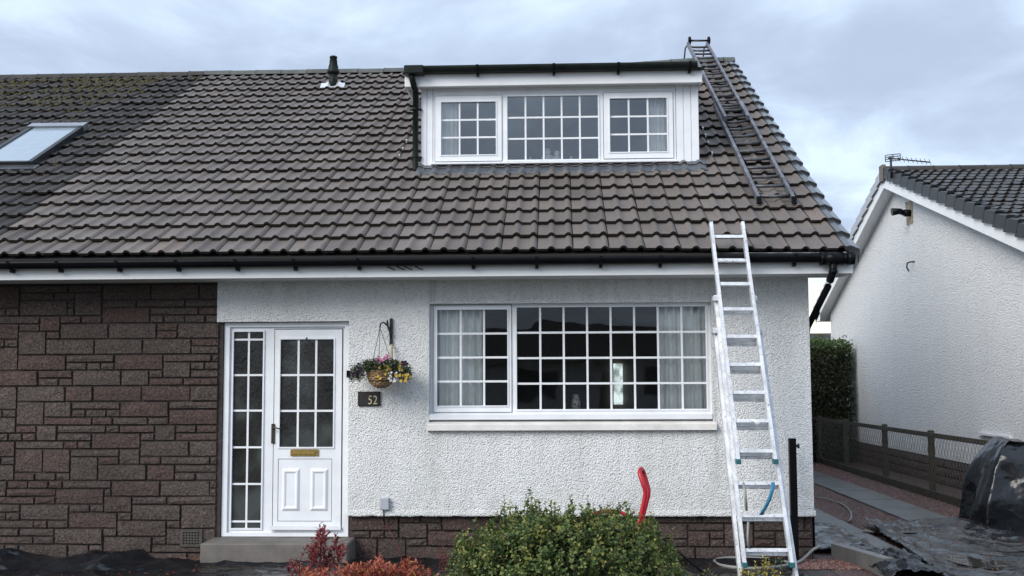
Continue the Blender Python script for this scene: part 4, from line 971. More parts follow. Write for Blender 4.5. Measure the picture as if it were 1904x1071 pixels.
a, b, c, d = rect(707, 926, 723.5, 948, -.03); jb = thing('junction_box', 'small grey cable box on the white wall just above the stone base', 'cable box', ((a + b) / 2, 0, c))
m = MB(); m.bbox(a, b, -.045, -.003, c, d, .005); m.build('box', 'grey_box', jb)
m = MB(); xm = (a + b) / 2 - .01; m.tube([(xm, -.02, c + .005), (xm, -.02, c - .09), (xm + .01, -.005, c - .14)], .005, 6); m.build('cable', 'black_plastic', jb)
m = MB(); m.tube([(xm + .01, -.005, c - .14), (xm + .08, -.06, .24), (xm + .19, -.22, .06), (xm + .24, -.5, .02)], .004, 6); m.build('red_cable', 'maroon', jb)

# ------------------------------------------------------------------ ladders
LS = 0.24
def lad_pt(px, py, off=0.0):
    n = Vector((0, -1, LS)).normalized(); p0 = Vector((0, YG - GR - .035 + off, gtop)); return atplane(px, py, p0, n)
lad = thing('extension_ladder', 'paint-splashed aluminium extension ladder leaning on the black gutter', 'ladder', tuple(lad_pt(1425, 1071, .1)))
lad.location.z = 0.0
def section(tl, tr, bl, br_, off, rungs, to_ground=False, w=.028, dpt=.062):
    A, B, C_, D = lad_pt(*tl, off), lad_pt(*tr, off), lad_pt(*bl, off), lad_pt(*br_, off)
    if to_ground:
        for P, Q in ((A, C_), (B, D)):
            t = (0.0 - P.z) / (Q.z - P.z); Q[:] = P.lerp(Q, t)
    ax = (C_ - A).normalized(); side = (B - A).normalized(); nrm = ax.cross(side)
    for P, Q in ((A, C_), (B, D)): m = MB(); m.beam(P, Q, w, dpt, nrm); m.build('stile', 'ladder_alu', lad)
    for py in rungs:
        z = lad_pt((tl[0] + br_[0]) / 2, py, off).z; t = (z - A.z) / (C_.z - A.z); p, q = A.lerp(C_, t), B.lerp(D, t); s = (q - p).normalized()
        m = MB(); m.beam(p + s * w * .5, q - s * w * .5, .034, .028, ax); m.build('rung', 'ladder_alu', lad)
    return A, B, C_, D, nrm
f1 = section((1321.5, 414), (1380, 414), (1372.5, 860), (1441.5, 860), 0.0, (440, 484, 528, 575, 626, 678, 730, 783, 839))
f2 = section((1329, 551), (1400, 551), (1384.5, 1052), (1472, 1052), 0.068, (582, 633, 685, 737, 790, 845, 899, 959, 1023))
f3 = section((1328.5, 611), (1411.5, 611), (1375.5, 1069), (1480, 1069), 0.136, (640, 691, 743, 796, 850, 905, 966, 1030), True)
for P in (f1[2], f1[3], f2[2], f2[3]): m = MB(); m.bbox(P.x - .02, P.x + .02, P.y - .038, P.y + .038, P.z - .012, P.z + .03, .004); m.build('end_cap', 'teal_cap', lad)
for P in (f2[0], f2[1], f3[0], f3[1]): m = MB(); m.bbox(P.x - .022, P.x + .022, P.y - .085, P.y + .04, P.z - .045, P.z - .0, .004); m.build('guide_bracket', 'ladder_alu', lad)
def strap(pts, w, mat, name):
    P = [lad_pt(px, py, off) for px, py, off in pts]; m = MB(); V = []
    for p in P: V += [p - Vector((w / 2, 0, 0)), p + Vector((w / 2, 0, 0))]
    m.add(V, [(2 * k, 2 * k + 1, 2 * k + 3, 2 * k + 2) for k in range(len(P) - 1)], True); o = m.build(name, mat, lad); o.modifiers.new('thick', 'SOLIDIFY').thickness = .004
strap([(1437.5, 897, -.02), (1436, 910, -.04), (1430, 930, -.02), (1422, 945, .02), (1415, 957, .05)], .03, 'blue_strap', 'strap')
strap([(1382, 897, -.0), (1386, 920, -.01), (1388, 950, .01)], .02, 'hose', 'strap')
strap([(1391, 970, .0), (1390, 1000, .02), (1392, 1018, .03)], .018, 'hose', 'strap')
strap([(1399, 780, -.04), (1406, 784, -.05), (1412, 791, -.04)], .04, 'white_gloss', 'rag')

rl = thing('roof_ladder', 'grey two-part roof ladder lying up the tiles with wheels hooked over the ridge', 'ladder', tuple(main.p(*main.hit(1440, 374))))
def rsec(tl, tr, bl, br_, h, n, first, last):
    A, B, C_, D = [main.p(*main.hit(px, py, h), h) for px, py in (tl, tr, bl, br_)]
    ax = (C_ - A).normalized(); nrm = main.N
    for P, Q in ((A, C_), (B, D)): m = MB(); m.beam(P, Q, .034, .06, nrm); m.build('stile', 'roof_ladder_alu', rl)
    for k in range(n):
        t = first + (last - first) * k / (n - 1); p, q = A.lerp(C_, t), B.lerp(D, t); s = (q - p).normalized()
        m = MB(); m.tube([p + s * .012, p.lerp(q, .5) - main.N * random.uniform(0, .012), q - s * .012], .017, 8); m.build('rung', 'roof_rung', rl)
    return A, B, C_, D
ra = rsec((1279, 82), (1314.5, 82), (1349, 221), (1391, 219), .16, 17, .05, .97)
rb = rsec((1328.5, 196), (1377.5, 191), (1411, 372), (1476, 372), .10, 12, .06, .965)
for P in (rb[2], rb[3]): m = MB(); m.bbox(P.x - .022, P.x + .022, P.y - .03, P.y + .012, P.z - .04, P.z + .035, .004); m.build('end_cap', 'black_plastic', rl)
hA, hB = ra[0], ra[1]
wy = Vector((0, .02, .06))
m = MB(); m.tube([hA + wy + Vector((.03, 0, .0)), hB + wy + Vector((.03, 0, 0))], .016, 8); m.build('axle', 'black_iron', rl)
for P in (hA + wy + Vector((.03, 0, 0)), hB + wy + Vector((.03, 0, 0))):
    m = MB(); m.tube([P - Vector((.022, 0, 0)), P - Vector((.014, 0, 0)), P + Vector((.014, 0, 0)), P + Vector((.022, 0, 0))], [.045, .062, .062, .045], 16); m.build('wheel', 'black_plastic', rl)
for P in (hA, hB):
    m = MB(); m.tube([P + Vector((0, 0, .0)), P + Vector((-.015, .22, .0)), P + Vector((-.025, .40, -.22)), P + Vector((-.02, .55, -.46))], .012, 6); m.build('ridge_hook', 'roof_ladder_alu', rl)
m = MB(); m.tube([hA + Vector((-.025, .40, -.22)), hB + Vector((-.025, .40, -.22))], .012, 6); m.build('hook_bar', 'roof_ladder_alu', rl)

# ------------------------------------------------------------------ neighbour's house
XN = 5.9
nb = thing('neighbour_house', 'white roughcast gabled bungalow beyond the wire fence with dark tiled roof', 'house', (XN, 8.5, 0))
apx = atx(1667, 346, XN); bck = atx(1543.6, 581, XN); frt = atx(1904, 449, XN)
kf = (apx.z - frt.z) / (apx.y - frt.y); yF = 2.6; zF = apx.z - kf * (apx.y - yF)
kb = (apx.z - bck.z) / (bck.y - apx.y)
NPL = 0.40
m = MB(); XE = XN + 12
m.add([(XN, yF, NPL), (XN, bck.y, NPL), (XN, bck.y, bck.z), (XN, apx.y, apx.z), (XN, yF, zF)], [(4, 3, 2, 1, 0)])
m.add([(XN, yF, NPL), (XE, yF, NPL), (XE, yF, zF), (XN, yF, zF)], [(0, 1, 2, 3)]); m.add([(XN, bck.y, NPL), (XE, bck.y, NPL), (XE, bck.y, bck.z), (XN, bck.y, bck.z)], [(3, 2, 1, 0)])
m.add([(XE, yF, NPL), (XE, bck.y, NPL), (XE, bck.y, bck.z), (XE, apx.y, apx.z), (XE, yF, zF)], [(0, 1, 2, 3, 4)]); m.build('wall', 'neighbour_roughcast', nb)
m = MB(); m.box(XN + .03, XE, yF + .03, bck.y - .03, -.03, NPL + .005); npl = m.build('plinth', 'mortar', nb)
# plinth blocks on the gable (seen through the wire)
y = yF + .05; row = 0
for r in range(3):
    y = yF + .05 + (.2 if r % 2 else 0); hh = NPL / 3 - .002
    while y < bck.y - .5:
        ln = random.choice((.39, .39, .27, .2)); o = bpy.data.objects.new('stone', stone_mesh(ln - .012, hh - .012, .03)); col.objects.link(o); o.parent = npl
        o.matrix_basis = Matrix.Translation((XN + .032, y + ln / 2, hh * (r + .5))) @ Matrix.Rotation(R(-90), 4, 'Z'); y += ln
rdz = .23; ov = .22                 # roof depth above the wall head and verge overhang
af = math.atan(kf)
eF = yF - .35; nroof_z = apx.z + rdz
fr_len = (apx.y - eF) / math.cos(af)
nR = Roof(XN - ov, eF, nroof_z - kf * (apx.y - eF), af)
m = MB(); A = [nR.p(0, 0), nR.p(12.5, 0), nR.p(12.5, fr_len), nR.p(0, fr_len)]
yB = bck.y + .45; zB = nroof_z - kb * (yB - apx.y); A += [Vector((XN - ov + 12.5, yB, zB)), Vector((XN - ov, yB, zB))]
A += [p - Vector((0, 0, .05)) for p in A]
m.add(A, [(0, 1, 2, 3), (3, 2, 4, 5), (7, 6, 9, 8), (8, 9, 11, 10), (0, 6, 7, 1), (4, 10, 11, 5), (0, 3, 9, 6), (3, 5, 11, 9), (1, 7, 8, 2), (2, 8, 10, 4)]); nroof = m.build('roof', 'dark_deck', nb)
nc = int(fr_len / TG); cells = [(i, j) for j in range(nc + 1) for i in range(0, 13)]
cells = [(i, j) for i, j in cells if (j + 1) * TG <= fr_len + .15]
nt_me = tile_mesh('wet_slate_tile')
old_loc = nb.location.copy()
def lay_local(roof_, cells, mat, parent, me, off):
    rest = MB(); n = 0
    for i, j in sorted(cells, key=lambda c: -c[1] * 0 + c[0]):
        a = random.gauss(0, .008); T = roof_.M @ Matrix.Translation((i * TW, j * TG + random.gauss(0, .005), random.uniform(0, .01))) @ Matrix.Rotation(a, 4, 'Z') @ Matrix.Rotation(random.gauss(0, .012), 4, 'Y')
        p = T.translation - CAM; px = PW / 2 + FPX * p.dot(CR) / p.dot(CF)
        if px < 1960 and n < 300:
            o = bpy.data.objects.new('tile', me); col.objects.link(o); o.parent = parent; o.matrix_basis = T; n += 1
        else: tile_shape(rest, lambda q: T @ Vector(q), TG + .06)
    if rest.v: stuff(rest.build('tile_field', mat, parent))
lay_local(nR, cells, 'wet_slate_tile', nroof, nt_me, nb.location)
ridge_run(XN - ov - .03, XN - ov + 7, apx.y, nroof_z + .03, nroof, 'old_tile', .44, .12)
# dark verge units; those down the back painted pale for the sky's sheen
def verge(p0, p1, n, mat, nm):
    d = (p1 - p0); ln = d.length / n; s = d.normalized(); up = Vector((-1, 0, 0)).cross(s); up = up if up.z > 0 else -up
    for k in range(n):
        a = p0 + s * ln * k; b = a + s * (ln + .03); m = MB(); V = []
        for q, lift in ((a, .0), (b, .045)):
            for dx, dh in ((.14, .075), (-.01, .085), (-.03, .07), (-.04, -.10), (-.02, -.10), (-.015, .05)): V.append(q + Vector((dx, 0, 0)) + up * (dh + lift))
        m.add(V, [(q, (q + 1) % 6, 6 + (q + 1) % 6, 6 + q) for q in range(6)] + [(5, 4, 3, 2, 1, 0), (6, 7, 8, 9, 10, 11)]); m.build('verge_cap', mat, nroof)
verge(nR.p(0, fr_len), nR.p(0, 0), 20, 'verge_slate', 'f')
verge(Vector((XN - ov, apx.y, nroof_z)), Vector((XN - ov, yB, zB)), 16, 'grey_box', 'b')
# barge boards and soffits
def barge(p0, p1, h):
    m = MB(); d = (p1 - p0).normalized(); up = Vector((0, 0, -h))
    x0, x1 = XN - ov + .0, XN - ov + .025
    V = [Vector((x, p.y, p.z)) + u for x in (x0, x1) for p in (p0, p1) for u in (Vector((0, 0, -.06)), up)]
    m.add(V, [(0, 1, 3, 2), (4, 6, 7, 5), (0, 2, 6, 4), (1, 5, 7, 3), (0, 4, 5, 1), (2, 3, 7, 6)])
    V = [Vector((x, p.y, p.z - h + .02)) for x in (x1, XN) for p in (p0, p1)]; m.add(V, [(0, 1, 3, 2)]); m.build('barge_board', 'white_gloss', nb)
barge(Vector((0, apx.y, nroof_z - .0)), nR.p(0, 0), .26); barge(Vector((0, apx.y, nroof_z)), Vector((0, yB, zB)), .26)
m = MB(); m.box(XN - ov, XE, yB - .02, yB, zB - .24, zB - .05); m.add([(XN - ov, bck.y, zB - .24), (XN - ov, yB, zB - .24), (XN - ov, yB, zB - .05), (XN - ov, bck.y, zB + .05)], [(0, 1, 2, 3)]); m.build('rear_fascia', 'white_gloss', nb)
fe = nR.p(0, 0); m = MB(); m.box(XN - ov, XE, fe.y - .0, fe.y + .022, fe.z - .24, fe.z - .055); m.box(XN - ov + .03, XE, fe.y + .023, yF, fe.z - .235, fe.z - .225); m.build('front_fascia', 'white_gloss', nb)
ap_ = Vector((XN - ov - .03, apx.y, nroof_z))
m = MB(); m.bbox(ap_.x - .02, ap_.x + .05, ap_.y - .10, ap_.y + .10, ap_.z - .16, ap_.z + .14, .012); m.build('ridge_end_cap', 'concrete', nroof)
# aerial at the gable peak
am = atx(1657, 318, XN - ov - .05)
ae = thing('tv_aerial', 'thin metal television aerial on the peak of the neighbouring gable', 'aerial', tuple(am))
topz = atx(1656, 294, XN - ov - .05).z; hx, hy = am.x, am.y
m = MB(); m.tube([(hx, hy, am.z - .12), (hx, hy, topz + .03)], .02, 8); m.build('mast', 'black_iron', ae)
m = MB(); m.tube([(hx - .05, hy, topz), (hx + .62, hy - .1, topz - .10)], .011, 6); m.build('boom', 'black_iron', ae)
for k in range(9):
    t = .16 + .84 * k / 8; p = Vector((hx - .05 + .67 * t, hy - .1 * t, topz - .10 * t + .004)); m = MB(); m.tube([p - Vector((.06, .13, -.02)), p + Vector((.06, .13, -.02))], .0045, 5); m.build('element', 'black_iron', ae)
m = MB()
for dz_ in (-.055, -.02, .02, .055): m.tube([(hx - .09, hy - .02, topz + dz_ - .01), (hx + .16, hy + .02, topz + dz_ + .02)], .007, 5)
for e in (0, .5, 1): m.tube([(hx - .09 + .25 * e, hy, topz - .065 + .03 * e), (hx - .09 + .25 * e, hy, topz + .045 + .03 * e)], .007, 5)
m.build('reflector', 'black_iron', ae)
# security lamp on a board, and an iron hook on the gable
b0 = [atx(px, py, XN - .012) for px, py in ((1683, 377), (1695, 371), (1697, 414), (1686, 419))]
lp_ = thing('gable_lamp', 'black wall lamp on a weathered board high on the neighbouring gable', 'wall lamp', tuple(b0[3]))
m = MB(); V = b0 + [Vector((XN - .001, p.y, p.z)) for p in b0]; m.add(V, [(0, 1, 2, 3), (0, 4, 5, 1), (1, 5, 6, 2), (2, 6, 7, 3), (3, 7, 4, 0)]); m.build('board', 'plate_board', lp_)
c0 = atx(1692, 396, XN - .02); m = MB(); m.tube([c0, c0 - Vector((.10, 0, -.0))], .06, 12); m.tube([c0 - Vector((.1, 0, 0)), c0 - Vector((.17, .0, -.03)), c0 - Vector((.30, -.0, -.02))], [.045, .05, .065], 12); m.build('lamp_head', 'black_plastic', lp_)
hk = atx(1699, 487, XN); m = MB(); m.tube([hk + Vector((0, -.04, 0)), hk + Vector((-.05, -.02, .0)), hk + Vector((-.09, .05, -.01)), hk + Vector((-.09, .09, -.08)), hk + Vector((-.07, .05, -.15))], .013, 6)
tag(m.build('wall_hook', 'black_iron'), 'small curved iron hook on the neighbouring white gable', 'hook')
m = MB(); v0 = [atx(px, py, XN - .02) for px, py in ((1822, 812), (1880, 806))]; m.box(XN - .05, XN - .002, v0[1].y, v0[0].y, v0[1].z - .035, v0[0].z + .03); m.build('ledge', 'white_gloss', nb)

# ------------------------------------------------------------------ hedge, far house, fence
XF = 5.12
def leaf_mesh(m, name, mat, parent, tips=None):
    me = m.mesh(name, mat)
    if tips is not None:
        at_ = me.attributes.new('tip', 'FLOAT', 'POINT'); at_.data.foreach_set('value', tips)
    return link(name, me, parent)
hd = thing('hedge', 'tall clipped dark green hedge between the two houses', 'hedge', (4.4, 12.6, 0))
m = MB(); tips = []
ht = atz(1545, 625, 0); hz1 = at(1545, 640, 12.1).z
for _ in range(16000):
    x = random.uniform(2.7, 5.78); 
    f = random.random(); zz = random.uniform(0, hz1 + .0)
    wob = .10 * noise.noise(Vector((x * 1.7, zz * 1.7, 0)))
    if f < .74: p = Vector((x, 12.1 + abs(random.gauss(0, .07)) + wob, zz))
    elif f < .9: p = Vector((x, random.uniform(12.1, 12.9), hz1 + wob + .08 * noise.noise(Vector((x * 3, 1, 1))) + abs(random.gauss(0, .05))))
    else: p = Vector((5.72 + wob + abs(random.gauss(0, .04)), random.uniform(12.1, 13), zz))
    tp = max(0.0, min(1.0, (p.z - hz1 + .32) / .3)) * random.uniform(.4, 1)
    leaf(m, p, rv() + Vector((0, -.5, .35)), Vector((0, -.5, 1)), random.uniform(.05, .085), random.uniform(.03, .05)); tips += [tp] * 5
leaf_mesh(m, 'foliage', 'hedge_leaf', hd, tips)
m = MB(); m.box(2.75, 5.68, 12.2, 12.95, 0, hz1 - .05); m.build('inner_twigs', 'twig', hd)
fh = thing('far_house', 'distant house roof of mottled tiles showing over the clipped hedge', 'house', (6, 30, 0))
fzr = at(1525, 613, 30).z
m = MB(); m.box(-2, 13, 30.5, 36, 0, fzr - 1.2); m.build('wall', 'far_harl', fh)
m = MB(); m.add([(-2.4, 29.8, fzr - 1.5), (13.4, 29.8, fzr - 1.5), (13.4, 33, fzr), (-2.4, 33, fzr), (13.4, 36.4, fzr - 1.5), (-2.4, 36.4, fzr - 1.5)], [(0, 1, 2, 3), (3, 2, 4, 5), (0, 3, 5), (1, 4, 2)]); m.build('roof', 'old_tile', fh)

fn = thing('wire_fence', 'low timber fence with wire netting along the drive', 'fence', (XF, 7, 0))
fb = lambda px, py: atx(px, py, XF)
zt_ = (fb(1840, 823).z + fb(1512, 770).z) / 2
for px in (1524, 1573, 1645, 1731, 1850):
    y = fb(px, 800).y; m = MB(); ln = random.uniform(-.03, .03); m.bbox(XF - .04, XF + .035, y - .04, y + .04, -.05, zt_ - .0 + .02, .008); m.build('post', 'fence_wood', fn)
m = MB(); m.beam((XF - .06, 2.4, zt_ - .035), (XF - .06, 13.5, zt_ - .035), .035, .062); m.build('top_rail', 'fence_wood', fn)
m = MB(); m.beam((XF - .06, 2.4, .055), (XF - .06, 13.5, .055), .04, .11); m.build('gravel_board', 'fence_wood', fn)
m = MB(); step = .115; hgt = zt_ - .02
y = 2.4
def wire(a, b): 
    a = Vector(a); b = Vector(b); d = (b - a).normalized(); s = Vector((1, 0, 0)); n = d.cross(s); r = .0022
    m.add([a + s * r, a + n * r, a - s * r, a - n * r, b + s * r, b + n * r, b - s * r, b - n * r], [(q, (q + 1) % 4, 4 + (q + 1) % 4, 4 + q) for q in range(4)])
while y < 13.4:
    for sgn in (1, -1):
        y1 = y + sgn * (hgt - .1) * .62
        a, b = (y, .1), (y1, hgt)
        if b[0] < 2.4: t = (2.4 - a[0]) / (b[0] - a[0]); b = (2.4, a[1] + (b[1] - a[1]) * t)
        if b[0] > 13.5: t = (13.5 - a[0]) / (b[0] - a[0]); b = (13.5, a[1] + (b[1] - a[1]) * t)
        wire((XF - .084, a[0], a[1]), (XF - .084, b[0], b[1]))
    y += step
stuff(m.build('wire_netting', 'wire', fn))

# ------------------------------------------------------------------ black sheeting
def sheet_grid(fn_, nu, nv, name, parent=None, th=.004):
    m = MB(); V = [fn_(i / nu, k / nv) for k in range(nv + 1) for i in range(nu + 1)]
    m.add(V, [(k * (nu + 1) + i, k * (nu + 1) + i + 1, (k + 1) * (nu + 1) + i + 1, (k + 1) * (nu + 1) + i) for k in range(nv) for i in range(nu)], True)
    o = m.build(name, 'black_polythene', parent); md = o.modifiers.new('thick', 'SOLIDIFY'); md.thickness = th; return o
def ridged(x, y, s, seed):
    n = noise.noise(Vector((x * s, y * s, seed))); return (1 - abs(n) * 2.2)
def fold(x, y, seed=0.0):
    a = noise.noise(Vector((x * .9, y * .9, seed))) * 1.5
    return .02 * max(0, ridged(x + a, y * .6 - a, 1.6, seed)) ** 4 + .010 * max(0, ridged(x * 1.3, y + a, 3.3, seed + 5)) ** 3 + .004 * noise.noise(Vector((x * 9, y * 9, seed)))
# wrapped stack by the fence
wb = atz(1797, 962, 0.0); wbx = wb.x
def wrap(u, v):
    # u: down the drive side and along the front; v: from the ground up the side and over the top
    X0, Y0, SD = 4.72, 2.35, .55
    t = u * 3.0; left = t < SD
    if left: x, y = X0, Y0 + SD - t
    else: x, y = X0 + (t - SD), Y0 - (t - SD) * .10
    k = 1.0 if left else max(0.0, 1 - (t - SD) / .35)
    hh = .93 + .03 * noise.noise(Vector((t * 2.5, 0, 3))) + .05 * math.sin(t * 5) * .5
    vv = min(1, v / .8)
    tri = abs(((t * 2.1 + .35 * noise.noise(Vector((t * 1.5, vv * 1.5, 0)))) % 1.0) - .5) * 2      # sharp pleats
    pl = .055 * tri * (1 - .6 * vv) + .035 * noise.noise(Vector((t * 4, vv * 3, 9)))
    out = .10 * (1 - vv) ** 1.6 + pl + .09 * math.sin(math.pi * vv) * (.6 + noise.noise(Vector((t * 1.3, vv * 1.4, 21)))); lean = .13 * vv ** 1.1 + .13 * vv ** 7
    if v <= .8:
        z = .034 + (hh - .03) * vv
        return (x + (lean - out) * k, y - (0 if left else out - .10 * vv ** 7), z)
    e = (v - .8) / .2; zt = hh + .004 - .10 * e + .03 * noise.noise(Vector((t * 3, e * 4, 1)))
    return (x + lean * k - pl * k + (e * .45 if left else 0), y - (0 if left else pl - .10) + (0 if left else e * .45), zt)
tag(sheet_grid(wrap, 90, 40, 'covered_stack'), 'stack wrapped in black plastic sheet against the wire fence', 'covered stack')
def drive_sheet(u, v):
    x = 2.45 + u * 4.2; yb = 2.35 + .12 * noise.noise(Vector((x * 1.3, 0, 0))) - .12 * max(0, 3.2 - x); ya = -1.0
    y = ya + (yb - ya) * v
    edge = .03 * math.exp(-((1 - v) * 14) ** 2)
    return (x + .03 * noise.noise(Vector((y * 2, 3, 0))), y, .030 + fold(x, y, 1.0) * 1.4 + edge)
# the sheet leaves a bare strip of slab showing, so it is laid in two pieces
def ds_right(u, v):
    y = -1.2 + 3.6 * v; x0 = 3.02 + .34 * v + .05 * noise.noise(Vector((y * 2, 0, 2))) ; x = x0 + u * (7.0 - x0); yy = y + .10 * noise.noise(Vector((x * 1.5, 7, 0))) * v
    e = .035 * math.exp(-(u * 30) ** 2) + .03 * math.exp(-((1 - v) * 14) ** 2)
    return (x, yy, .030 + fold(x, yy, 1.0) * 1.5 + e)
tag(sheet_grid(ds_right, 130, 110, 'ground_sheet'), 'wet black plastic sheet spread flat over the drive', 'plastic sheet')
def ds_left(u, v):
    x = 2.36 + u * .62; y = .35 + v * 2.0 + .08 * noise.noise(Vector((x * 4, 0, 4))); k = math.sin(math.pi * min(1, u * 1.1)) * math.sin(math.pi * min(1, v * 1.05))
    return (x, y, 0.03 + .08 * k * (0.4 + .9 * abs(noise.noise(Vector((x * 3, y * 2, 8))))) + fold(x, y, 4.0) * 1.5)
tag(sheet_grid(ds_left, 60, 70, 'crumpled_sheet'), 'crumpled black plastic heaped at the corner of the white house', 'plastic sheet')
def ds_front(u, v):
    x = 2.62 + u * .52 + .06 * noise.noise(Vector((v * 3, 0, 1))); y = -1.1 + v * 1.35; k = math.sin(math.pi * u) ** .8 * math.sin(math.pi * min(1, .15 + v * .85))
    return (x, y, .035 + .10 * k * (.45 + .9 * abs(noise.noise(Vector((x * 5, y * 3, 18))))) + fold(x * 2, y * 2, 6.0) * 2)
tag(sheet_grid(ds_front, 50, 70, 'draped_sheet'), 'loose black plastic draped over the concrete kerb blocks', 'plastic sheet')
def heap(u, v):
    px = -40 + u * 400; top = 1028 + 14 * abs(u - .45) * 2 + 34 * max(0, u - .72) / .28 ; 
    x = at(px, 1030, -.5).x; y = -.16 - v * .95
    hmax = .15 * (1 - max(0, (u - .68) / .32) ** 1.5) * (0.75 + .5 * noise.noise(Vector((u * 4, 1, 0))))
    k = math.sin(math.pi * min(1, v * 1.5)) if v < .66 else 0
    return (x, y, .006 + max(0, hmax * k) * (0.8 + .5 * noise.noise(Vector((u * 9, v * 6, 2)))) + fold(x, y, 3.0) * 1.2)
tag(sheet_grid(heap, 80, 50, 'sheet_heap'), 'heap of crumpled black plastic at the foot of the brown stone wall', 'plastic sheet')
def strip(u, v):
    x0, x1 = at(322, 1050, -.5).x, at(1480, 1050, -.5).x; x = x0 + (x1 - x0) * u; ed = .07 * noise.noise(Vector((x * 1.4, 0, 6))) + (.30 if x < st1.x + .04 else .0) * (1 if x > st0.x - .1 else .35)
    ya = -.13 - ed; y = ya + (-2.4 - ya) * v
    roll = .04 * math.exp(-((v - .012) * 60) ** 2)
    return (x, y, .010 + roll * (0.7 + .5 * noise.noise(Vector((x * 2, 5, 0)))) + fold(x, y, 9.0) * .9)
tag(sheet_grid(strip, 160, 60, 'weed_sheet'), 'black plastic sheet laid along the bed in front of the house', 'plastic sheet')
# puddles held in the sheet
def puddle(cx, cy_, rx, ry, z, label, rot=0.0):
    m = MB(); n = 40; V = []
    for q in range(n):
        t = 6.283 * q / n; rr = 1 + .35 * noise.noise(Vector((math.cos(t) * 1.6, math.sin(t) * 1.6, cx))); a, b = rx * rr * math.cos(t), ry * rr * math.sin(t); V.append((cx + a * math.cos(rot) - b * math.sin(rot), cy_ + a * math.sin(rot) + b * math.cos(rot), z))
    m.add(V, [list(range(n))]); return setting(m.build('puddle', 'puddle_water'))
puddle(3.75, -.35, .38, .55, .039, '', .5); puddle(4.8, .6, .75, .5, .038, ''); puddle(3.6, 1.75, .5, .22, .040, ''); puddle(5.0, -.5, .5, .3, .039, '')
m = MB()
for _ in range(420):
    x, y = (random.uniform(3.1, 5.6), random.uniform(-1.1, 2.2)) if random.random() < .6 else (random.uniform(-4.6, 2.4), random.uniform(-1.1, -.2))
    z = .034 + fold(x, y, 1.0) * 1.5 if x > 3 else .014 + fold(x, y, 9.0) * .9
    leaf(m, Vector((x, y, z + .004)), Vector((random.uniform(-1, 1), random.uniform(-1, 1), .1)), Vector((0, 0, 1)), random.uniform(.012, .035), random.uniform(.008, .018))
tag(stuff(m.build('leaf_litter', 'orange_leaf')), 'scattered fallen leaves and grit on the black sheets', 'leaf litter')
# concrete kerb blocks at the corner
kb_ = MB(); p0 = atz(1525, 1030, .12); kb_.beam((2.50, .12, .06), (2.72, -.75, .06), .10, .15); tag(kb_.build('kerb_block', 'wet_concrete'), 'grey concrete kerb edging beside the black post', 'kerb')

# ------------------------------------------------------------------ black gate post, hose, red trolley, pole
gp0 = at(1478, 1032, -.22); pt = at(1477, 815, -.22)
gpst = thing('gate_post', 'slim square black metal post standing at the white house corner', 'post', (gp0.x, -.22, 0))
m = MB(); m.bbox(gp0.x - .031, gp0.x + .031, -.25, -.19, -.02, pt.z, .004); m.build('shaft', 'black_plastic', gpst)
lz = at(1484, 829, -.22).z; m = MB(); m.tube([(gp0.x + .02, -.22, lz), (gp0.x + .06, -.22, lz)], .012, 8); m.tube([(gp0.x + .055, -.22, lz - .02), (gp0.x + .055, -.22, lz + .02)], .010, 8); m.build('latch', 'black_iron', gpst)
def gpt(px, py, z): p = atz(px, py, z); return p
hz0 = .024
pts = [gpt(*q) for q in ((1526, 1016, .10), (1512, 1022, .09), (1497, 1036, .05), (1482, 1046, hz0), (1450, 1053, hz0), (1400, 1057, hz0), (1350, 1053, hz0), (1330, 1046, hz0), (1333, 1040, hz0), (1360, 1037, hz0), (1410, 1038, hz0), (1450, 1042, hz0), (1478, 1052, hz0), (1476, 1066, hz0), (1470, 1085, hz0))]
def smooth(pts, n=6):
    out = []
    for k in range(len(pts) - 1):
        p0, p1, p2, p3 = pts[max(k - 1, 0)], pts[k], pts[k + 1], pts[min(k + 2, len(pts) - 1)]
        for q in range(n):
            t = q / n; out.append(.5 * ((2 * p1) + (p2 - p0) * t + (2 * p0 - 5 * p1 + 4 * p2 - p3) * t * t + (3 * p1 - p0 - 3 * p2 + p3) * t ** 3))
    return out + [pts[-1]]
m = MB(); m.tube(smooth(pts), .014, 8); tag(m.build('garden_hose', 'hose'), 'grey garden hose looped on the black sheet by the ladder foot', 'hose')
m = MB(); m.tube(smooth([gpt(*q) for q in ((1515, 925, .012), (1540, 929, .012), (1566, 938, .012), (1580, 950, .012), (1583, 962, .012), (1579, 968, .05))]), .012, 6); tag(m.build('drive_hose', 'hose'), 'thin pale hose lying across the red gravel of the drive', 'hose')
pa_, pb_ = at(1198, 972, -.45), at(1310, 1078, -.9); pb_.z = max(pb_.z, .03)
m = MB(); m.tube([pa_, pb_], .011, 8); tag(m.build('black_pole', 'black_plastic'), 'thin black pole slanting down to the sheet behind the green bush', 'pole')
tr = thing('sack_trolley', 'red tubular trolley with an upright loop handle behind the green bush', 'trolley', (at(1180, 1000, -.75).x, -.75, 0))
def T_(px, py, y): return at(px, py, y)
def red(pts, nm, r=.017): m = MB(); m.tube(smooth(pts, 4), r, 10); m.build(nm, 'red_paint', tr)
red([T_(1190, 985, -.70), T_(1199, 945, -.70), T_(1206, 916, -.70), T_(1202, 896, -.69), T_(1196, 877, -.69), T_(1192, 872, -.75), T_(1189.5, 880, -.81), T_(1196, 900, -.84), T_(1200, 917, -.84), T_(1194, 948, -.84), T_(1185, 985, -.84)], 'loop_handle', .019)
red([T_(1105, 955, -.72), T_(1125, 951, -.72), T_(1148, 952, -.72), T_(1165, 958, -.72), T_(1185, 975, -.72)], 'frame', .016)
q = T_(1186, 985, -.77); red([q, Vector((q.x - .02, -.77, .25)), Vector((q.x - .1, -.77, .05))], 'leg'); q = T_(1105, 955, -.72); red([q, Vector((q.x - .03, -.72, .2)), Vector((q.x, -.72, .04))], 'leg')

